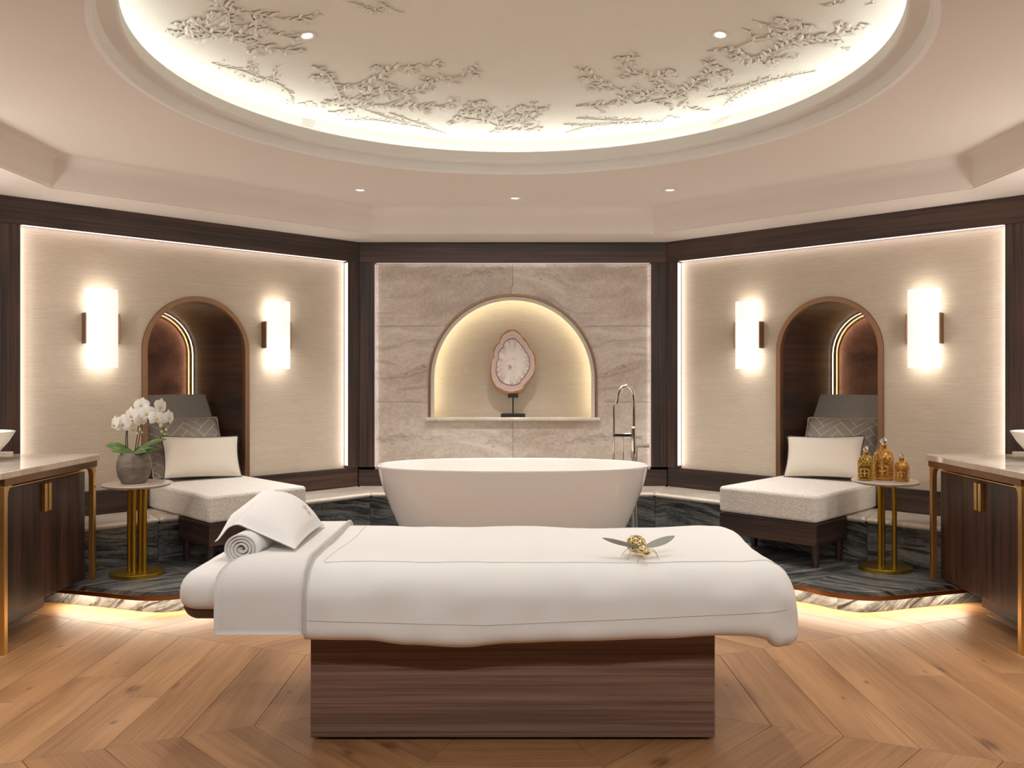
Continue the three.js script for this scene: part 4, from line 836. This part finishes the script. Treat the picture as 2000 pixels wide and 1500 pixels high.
// ---------------------------------------------------------------- vanities
function vanity(s) {
  const side = s < 0 ? 'left' : 'right', n = 3.92, f = 4.795, X = x => s * x, D0 = -f, D1 = -n;
  const t = thing('vanity_cabinet', `dark wooden vanity cabinet with brass legs on the ${side}`, 'cabinet', [s * 2.72, 0, -(n + f) / 2], 0, 'vanity cabinets');
  const ox = s * 2.72, oz = -(n + f) / 2, b = (x0, x1, y0, y1, z0, z1, r, g, du) => box(X(x0) - ox, X(x1) - ox, y0, y1, z0 - oz, z1 - oz, r, g, du);
  const mid = (n + f) / 2 + 0.0;
  part('body', b(2.44, 3.03, 0.16, 0.78, -4.785, -3.965, 0.002, 'y'), M.wood, t);
  part('plinth', b(2.634, 3.03, 0.001, 0.16, -4.76, -3.985, 0.002, 'z'), M.wood, t);
  [[-4.787, -4.3765], [-4.3735, -3.963]].forEach(([z0, z1], i) => {
    const d = part('door', b(2.417, 2.4395, 0.155, 0.757, z0, z1, 0.002, 'y', i * 0.37 + s), M.wood, t, 'dark wooden door');
    const hz = i ? [z0 + 0.004, z0 + 0.030] : [z1 - 0.030, z1 - 0.004];
    part('handle', b(2.396, 2.4165, 0.60, 0.745, hz[0], hz[1], 0.003), M.brass, d, 'upright brass handle');
  });
  part('door_trim', b(2.413, 2.44, 0.759, 0.766, -4.787, -3.963, 0.001), M.brass, t);
  part('rail', b(2.353, 2.43, 0.784, 0.818, -4.80, -3.925, 0.002), M.bronze, t, 'bronze rail under the worktop');
  for (const [d, y0] of [[4.778, STEP + 0.0005], [3.942, 0]]) {
    part('leg', b(2.357, 2.385, y0, 0.784, -d - 0.014, -d + 0.014, 0.002), M.brass, t, 'square brass leg');
    const k = d > 4.3 ? 1 : -1, sh = [[0, 0], [0.05, 0]]; for (let i = 1; i < 8; i++) { const a = PI / 2 * i / 8; sh.push([0.05 - 0.05 * Math.sin(a), -0.05 + 0.05 * Math.cos(a)]); } sh.push([0, -0.05]);
    const g = plate(sh.map(p => [p[0], p[1]]), -0.014, 0.014, 0.001); g.rotateY(k > 0 ? -PI / 2 : PI / 2); g.translate(X(2.371) - ox, 0.784, -d + 0.014 * k - oz); part('corner_gusset', uvm(g), M.brass, t);
  }
  const top = thing('vanity_worktop', `pale stone worktop on the ${side} vanity`, 'worktop', [ox, 0.8185, oz], 0, 'vanity worktops');
  const sh = (x, d) => [X(x) - ox, d + oz], q = 0.018; let poly = [sh(3.035, 3.88), sh(2.345, 3.88), sh(2.345, 4.83 - q), sh(2.345 + q * 0.3, 4.83 - q * 0.3), sh(2.345 + q, 4.83), sh(3.035, 4.83)];
  part('slab', uvm(prism(poly, 0, 0.033, 0.003), 'z', s), M.pale, top); part('upstand', box(X(2.845) - ox, X(3.035) - ox, 0.033, 0.048, -4.83 - oz, -4.812 - oz, 0.002), M.pale, top);
  const bw = thing('vessel_basin', `white round vessel basin on the ${side} worktop`, 'basin', [s * 2.823, 0.852, -4.42], 0, 'vessel basins');
  part('bowl', uvm(lathe([[0.0005, 0], [0.07, 0], [0.085, 0.004], [0.13, 0.05], [0.17, 0.10], [0.197, 0.147], [0.2, 0.152], [0.196, 0.153], [0.19, 0.147], [0.16, 0.095], [0.12, 0.05], [0.07, 0.018], [0.0005, 0.014]], 64)), M.white, bw);
  part('waste', new THREE.CylinderGeometry(0.022, 0.022, 0.004, 20).translate(0, 0.017, 0), M.chrome, bw);
}
vanity(-1); vanity(1);
single('light_cable', tube([[2.655, 0.118, -4.70], [2.652, 0.10, -4.69], [2.645, 0.092, -4.68], [2.633, 0.094, -4.672], [2.628, 0.105, -4.67], [2.628, 0.114, -4.67]], 0.0028, 30, 8), M.white, 'short white cable loop hanging below the step edge beside the right vanity', 'cable');

// ---------------------------------------------------------------- massage table with bedding
const BD = 3.285, TOP = 0.655;                // middle of the table in depth, height of the made-up bed
{
  const t = thing('massage_table', 'massage table with wide brown wood-grain base', 'massage table', [0, 0, -BD]);
  part('base', box(-0.719, 0.719, 0.012, 0.50, -0.23, 0.272, 0.003, 'x', 0.2), M.tableWood, t, 'wide box base with horizontal wood grain');
  part('foot', box(-0.68, 0.68, 0, 0.012, -0.21, 0.235, 0.002), M.black, t);
  part('table_pad', uvm(new RoundedBoxGeometry(2.06, 0.15, 0.74, 6, 0.055).translate(-0.12, 0.525, 0.0)), M.upholstery, t, 'dark brown upholstered top');
}
// cloth laid over a flat-topped bed: p along the bed, q across it; beyond the flat part it rounds over and hangs
function drape(p, q, o) {
  const cp = clamp(p, o.x0, o.x1), cq = clamp(q, -o.b, o.b), dx = p - cp, dq = q - cq, L = Math.pow(dx ** 6 + dq ** 6, 1 / 6), n = Math.hypot(dx, dq) || 1;
  const r = o.r, arc = r * PI / 2, fall = o.fall + (o.hem ? o.hem(p) : 0); let out, down;
  if (L < arc) { out = r * Math.sin(L / r); down = r * (1 - Math.cos(L / r)); } else if (L < arc + fall) { const e = L - arc; out = r + o.flare * e; down = r + e; } else { const e = (L - arc - fall) / o.curl; out = r + o.flare * fall - o.curl * (1 - Math.cos(e)); down = r + fall + o.curl * Math.sin(e); }
  const wob = o.wob * (fbm((p + 2) / 4, (q + 2) / 4, 14, 14, 3, o.seed) - 0.5);
  return V(cp + dx / n * (out + wob * (L > 0.05 ? 2.0 : 0)), o.top - down + wob * (L > 0.05 ? 0.5 : 1), -BD + (cq + dq / n * (out + wob * (L > 0.05 ? 2.0 : 0))));
}
const HEM = [[-0.75, 0], [-0.5, 0.002], [-0.35, 0.018], [-0.17, 0.026], [0, 0.012], [0.2, 0.006], [0.5, -0.003], [0.72, -0.014], [0.78, -0.012], [0.98, 0.026], [1.3, 0.03]];
function hemDrop(p) { for (let i = 0; i + 1 < HEM.length; i++) if (p <= HEM[i + 1][0]) return lerp(HEM[i][1], HEM[i + 1][1], smooth(HEM[i][0], HEM[i + 1][0], p)); return 0.03; }
const SHEET = { x0: -1.085, x1: 0.9, b: 0.325, r: 0.075, top: 0.628, fall: 0.015, flare: 0, curl: 0.045, wob: 0.012, seed: 301 };
const DUVET = { x0: -2, x1: 0.86, b: 0.315, r: 0.125, top: TOP, fall: 0.085, flare: 0.05, curl: 0.042, wob: 0.022, seed: 311, hem: hemDrop };
const THROW = { x0: -2, x1: 2, b: 0.325, r: 0.125, top: TOP + 0.022, fall: 9, flare: 0.04, curl: 0.05, wob: 0.010, seed: 321 };
{
  const pt = (o, p, q) => { const v = drape(p, q, o); return [v.x, v.y, v.z, p, q]; };
  const flip = (o, p0, p1, q0, q1, nu, nv, th, hem) => cloth(nu, nv, (u, v) => pt(o, lerp(p0, p1, u), lerp(q1, q0, v) + (hem ? hem(lerp(p0, p1, u), lerp(q1, q0, v)) : 0)), th);
  single('fitted_sheet', flip(SHEET, -1.085 - 0.21, -0.55, -0.325 - 0.21, 0.325 + 0.21, 40, 60, 0.012), M.linen, 'white padded sheet over the head end of the massage table', 'sheet');
  const dv = thing('duvet', 'white duvet with stitched border covering the massage table', 'duvet');
  part('cover', flip(DUVET, -0.705, 0.86 + 0.365, -0.315 - 0.375, 0.315 + 0.375, 110, 96, 0.016), M.duvet, dv);
  const line = pts => { const o = []; for (let i = 0; i + 1 < pts.length; i++) for (let k = 0; k < 24; k++) { const v = drape(lerp(pts[i][0], pts[i + 1][0], k / 24), lerp(pts[i][1], pts[i + 1][1], k / 24), DUVET); o.push(v.add(V(0, 0.0003, 0.0003))); } return tube(o, 0.0013, o.length * 2, 5); };
  part('stitch_line', line([[-0.62, -0.30], [-0.655, 0.345], [0.35, 0.36], [0.80, 0.345], [0.98, 0.33]]), M.seam, dv);
  part('stitch_line', line([[-0.69, 0.565], [-0.1, 0.58], [0.5, 0.555], [1.0, 0.53]]), M.seam, dv);
  const th = thing('folded_throw', 'thick white terry throw folded across the head of the bed', 'throw');
  part('cover', cloth(14, 80, (u, v) => { const q = lerp(0.64, -0.625, v); return pt(THROW, lerp(lerp(-0.885, -1.0, smooth(0.24, 0.46, q)), -0.70, u), q); }, 0.02), M.terry, th);
  const ed = []; for (let k = 0; k <= 60; k++) ed.push(drape(-0.70, lerp(-0.61, 0.638, k / 60), THROW).add(V(0.001, 0, 0)));
  part('edge_hem', tube(ed, 0.006, 140, 6), M.terry, th);
}
// rolled towel under the pillow
{
  const r1 = 0.060, th = 0.009, turns = 4.2, outer = [], inner = [], n = 110;
  for (let i = 0; i <= n; i++) { const u = i / n, a = u * turns * 2 * PI + 2.6, r = lerp(0.010, r1, Math.pow(u, 0.85)); outer.push([r * Math.cos(a) * 1.08, r * Math.sin(a) * 0.95]); inner.push([(r - th * 0.86) * Math.cos(a) * 1.08, (r - th * 0.86) * Math.sin(a) * 0.95]); }
  const g = plate([...outer, ...inner.reverse()], -0.40, 0, 0.0025);
  const t = thing('rolled_towel', 'rolled white terry towel under the leaning pillow', 'towel', [-0.956, 0.687, -2.985], -0.08);
  part('roll', toCreasedNormals(uvm(g), 0.6), M.terry, t);
}
// pillow leaning on the towel, with a flat flange and a small embroidered bee
{
  const B = V(-0.772, 0.684, -3.0), R = V(-0.770, 0.690, -3.47), Tp = V(-1.018, 0.848, -3.50), L = V(-1.072, 0.79, -3.08);
  const nrm = R.clone().sub(B).cross(L.clone().sub(B)).normalize(); if (nrm.x < 0) nrm.negate();
  const pos = (u, v, s) => {
    const p = B.clone().lerp(R, u).lerp(L.clone().lerp(Tp, u), v), fu = clamp((u - 0.0) / 1, 0, 1), m = 0.10;
    const a = clamp((u - 0.03) / 0.94, 0, 1), b = clamp((v - 0.03) / (0.80), 0, 1), f = Math.pow(Math.max(0, 4 * a * (1 - a)), 0.6) * Math.pow(Math.max(0, 4 * b * (1 - b)), 0.55);
    p.addScaledVector(nrm, (s > 0 ? 0.078 : 0.022) * s * f + s * 0.0015);
    const e = smooth(0.78, 1, v); p.y -= 0.045 * e * e * (1 - 0.5 * u) + 0.05 * smooth(0.7, 1, v) * smooth(0.65, 1, 1 - u); p.x -= 0.012 * e;
    p.y += 0.012 * Math.sin(u * PI) * (1 - v);
    return p;
  };
  const side = s => grid(30, 30, (u, v) => { const q = pos(s > 0 ? u : 1 - u, v, s); return [q.x, q.y, q.z, u * 0.47, v * 0.3]; });
  const t = thing('bed_pillow', 'white flanged pillow with a small embroidered bee leaning on the towel', 'pillow');
  part('pillowcase', mergeGeometries([side(1), side(-1)]), M.linen, t);
  const ln = []; for (let k = 0; k <= 30; k++) ln.push(pos(lerp(0.04, 0.96, k / 30), 0.83, 1).addScaledVector(nrm, 0.0006)); part('stitch_line', tube(ln, 0.0011, 60, 5), M.seam, t);
  const beeMat = std({ color: C(216, 190, 176), roughness: 0.8 }), em = [], at = (du, dv) => pos(0.60 + du, 0.17 + dv, 1).addScaledVector(nrm, 0.0012);
  for (const [a, b, r] of [[[0, -0.06], [0, 0.02], 0.0022], [[0, 0.02], [0.0, 0.05], 0.0026], [[0.005, 0.01], [0.05, 0.07], 0.0016], [[-0.005, 0.01], [-0.05, 0.06], 0.0016], [[0.005, 0.0], [0.035, -0.04], 0.0013], [[-0.005, 0.0], [-0.035, -0.04], 0.0013], [[0, 0.05], [0.012, 0.10], 0.0009]]) em.push(capped([at(...a), at((a[0] + b[0]) / 2, (a[1] + b[1]) / 2), at(...b)], r, 6, 6));
  part('embroidery', mergeGeometries(em), beeMat, t, 'small pinkish embroidered bee');
}
// golden bee lying on the duvet
{
  const x = 0.447, d = 2.975, q = BD - d, y = drape(x, q, DUVET).y, t = thing('bee_ornament', 'golden bee ornament with grey wings on the duvet', 'ornament', [x, y + 0.001, -d], 0.3); t.scale.setScalar(1.13);
  const gold = M.giltBee = std({ color: C(236, 216, 166), metalness: 1, roughness: 0.2 });
  const ell = (a, b, c, px, py, pz) => new THREE.IcosahedronGeometry(1, 2).scale(a, b, c).translate(px, py, pz);
  const ico = new THREE.IcosahedronGeometry(1, 1), lines = [], ep = new THREE.EdgesGeometry(ico, 1).attributes.position;
  for (let i = 0; i < ep.count; i += 2) lines.push(rod([ep.getX(i) * 0.029, ep.getY(i) * 0.027 + 0.036, ep.getZ(i) * 0.036 - 0.028], [ep.getX(i + 1) * 0.029, ep.getY(i + 1) * 0.027 + 0.036, ep.getZ(i + 1) * 0.036 - 0.028], 0.0024, 6));
  part('abdomen_cage', mergeGeometries(lines), gold, t, 'openwork gold abdomen'); part('abdomen', ell(0.024, 0.022, 0.031, 0, 0.036, -0.028), gold, t);
  part('thorax', ell(0.018, 0.014, 0.018, 0, 0.028, 0.018), gold, t); part('head', mergeGeometries([ell(0.012, 0.010, 0.010, 0, 0.022, 0.042), ell(0.004, 0.004, 0.004, 0.009, 0.025, 0.046), ell(0.004, 0.004, 0.004, -0.009, 0.025, 0.046)]), gold, t);
  const wsh = new THREE.Shape(); wsh.moveTo(0, -0.004); wsh.bezierCurveTo(0.03, -0.016, 0.085, -0.022, 0.115, 0.0); wsh.bezierCurveTo(0.085, 0.014, 0.04, 0.014, 0, 0.005);
  const wg = new THREE.ExtrudeGeometry(wsh, { depth: 0.0012, bevelEnabled: false, curveSegments: 16 }); wg.rotateX(-PI / 2 + 0.75);
  for (const s of [-1, 1]) { const w = part('wing', wg, M.wing, t, 'flat grey wing'); w.position.set(s * 0.012, 0.034, 0.012); w.rotation.y = s > 0 ? 0.15 : PI + 0.05 - 0.55; w.rotation.z = 0.22; w.rotation.order = 'YZX'; }
  for (const s of [-1, 1]) for (const [z, ex, ez] of [[0.03, 0.036, 0.06], [0.015, 0.052, 0.02], [0.0, 0.05, -0.03]]) part('leg', capped([[s * 0.012, 0.022, z], [s * ex * 0.7, 0.026, (z + ez) / 2], [s * ex, 0.001, ez]], 0.0011, 12, 5), gold, t);
  for (const s of [-1, 1]) part('antenna', capped([[s * 0.005, 0.026, 0.048], [s * 0.012, 0.032, 0.062], [s * 0.02, 0.028, 0.074]], 0.0008, 10, 5), gold, t);
}

scene.traverse(o => { if (o.isMesh) { o.castShadow = true; o.receiveShadow = true; } });
renderer.render(scene, camera);
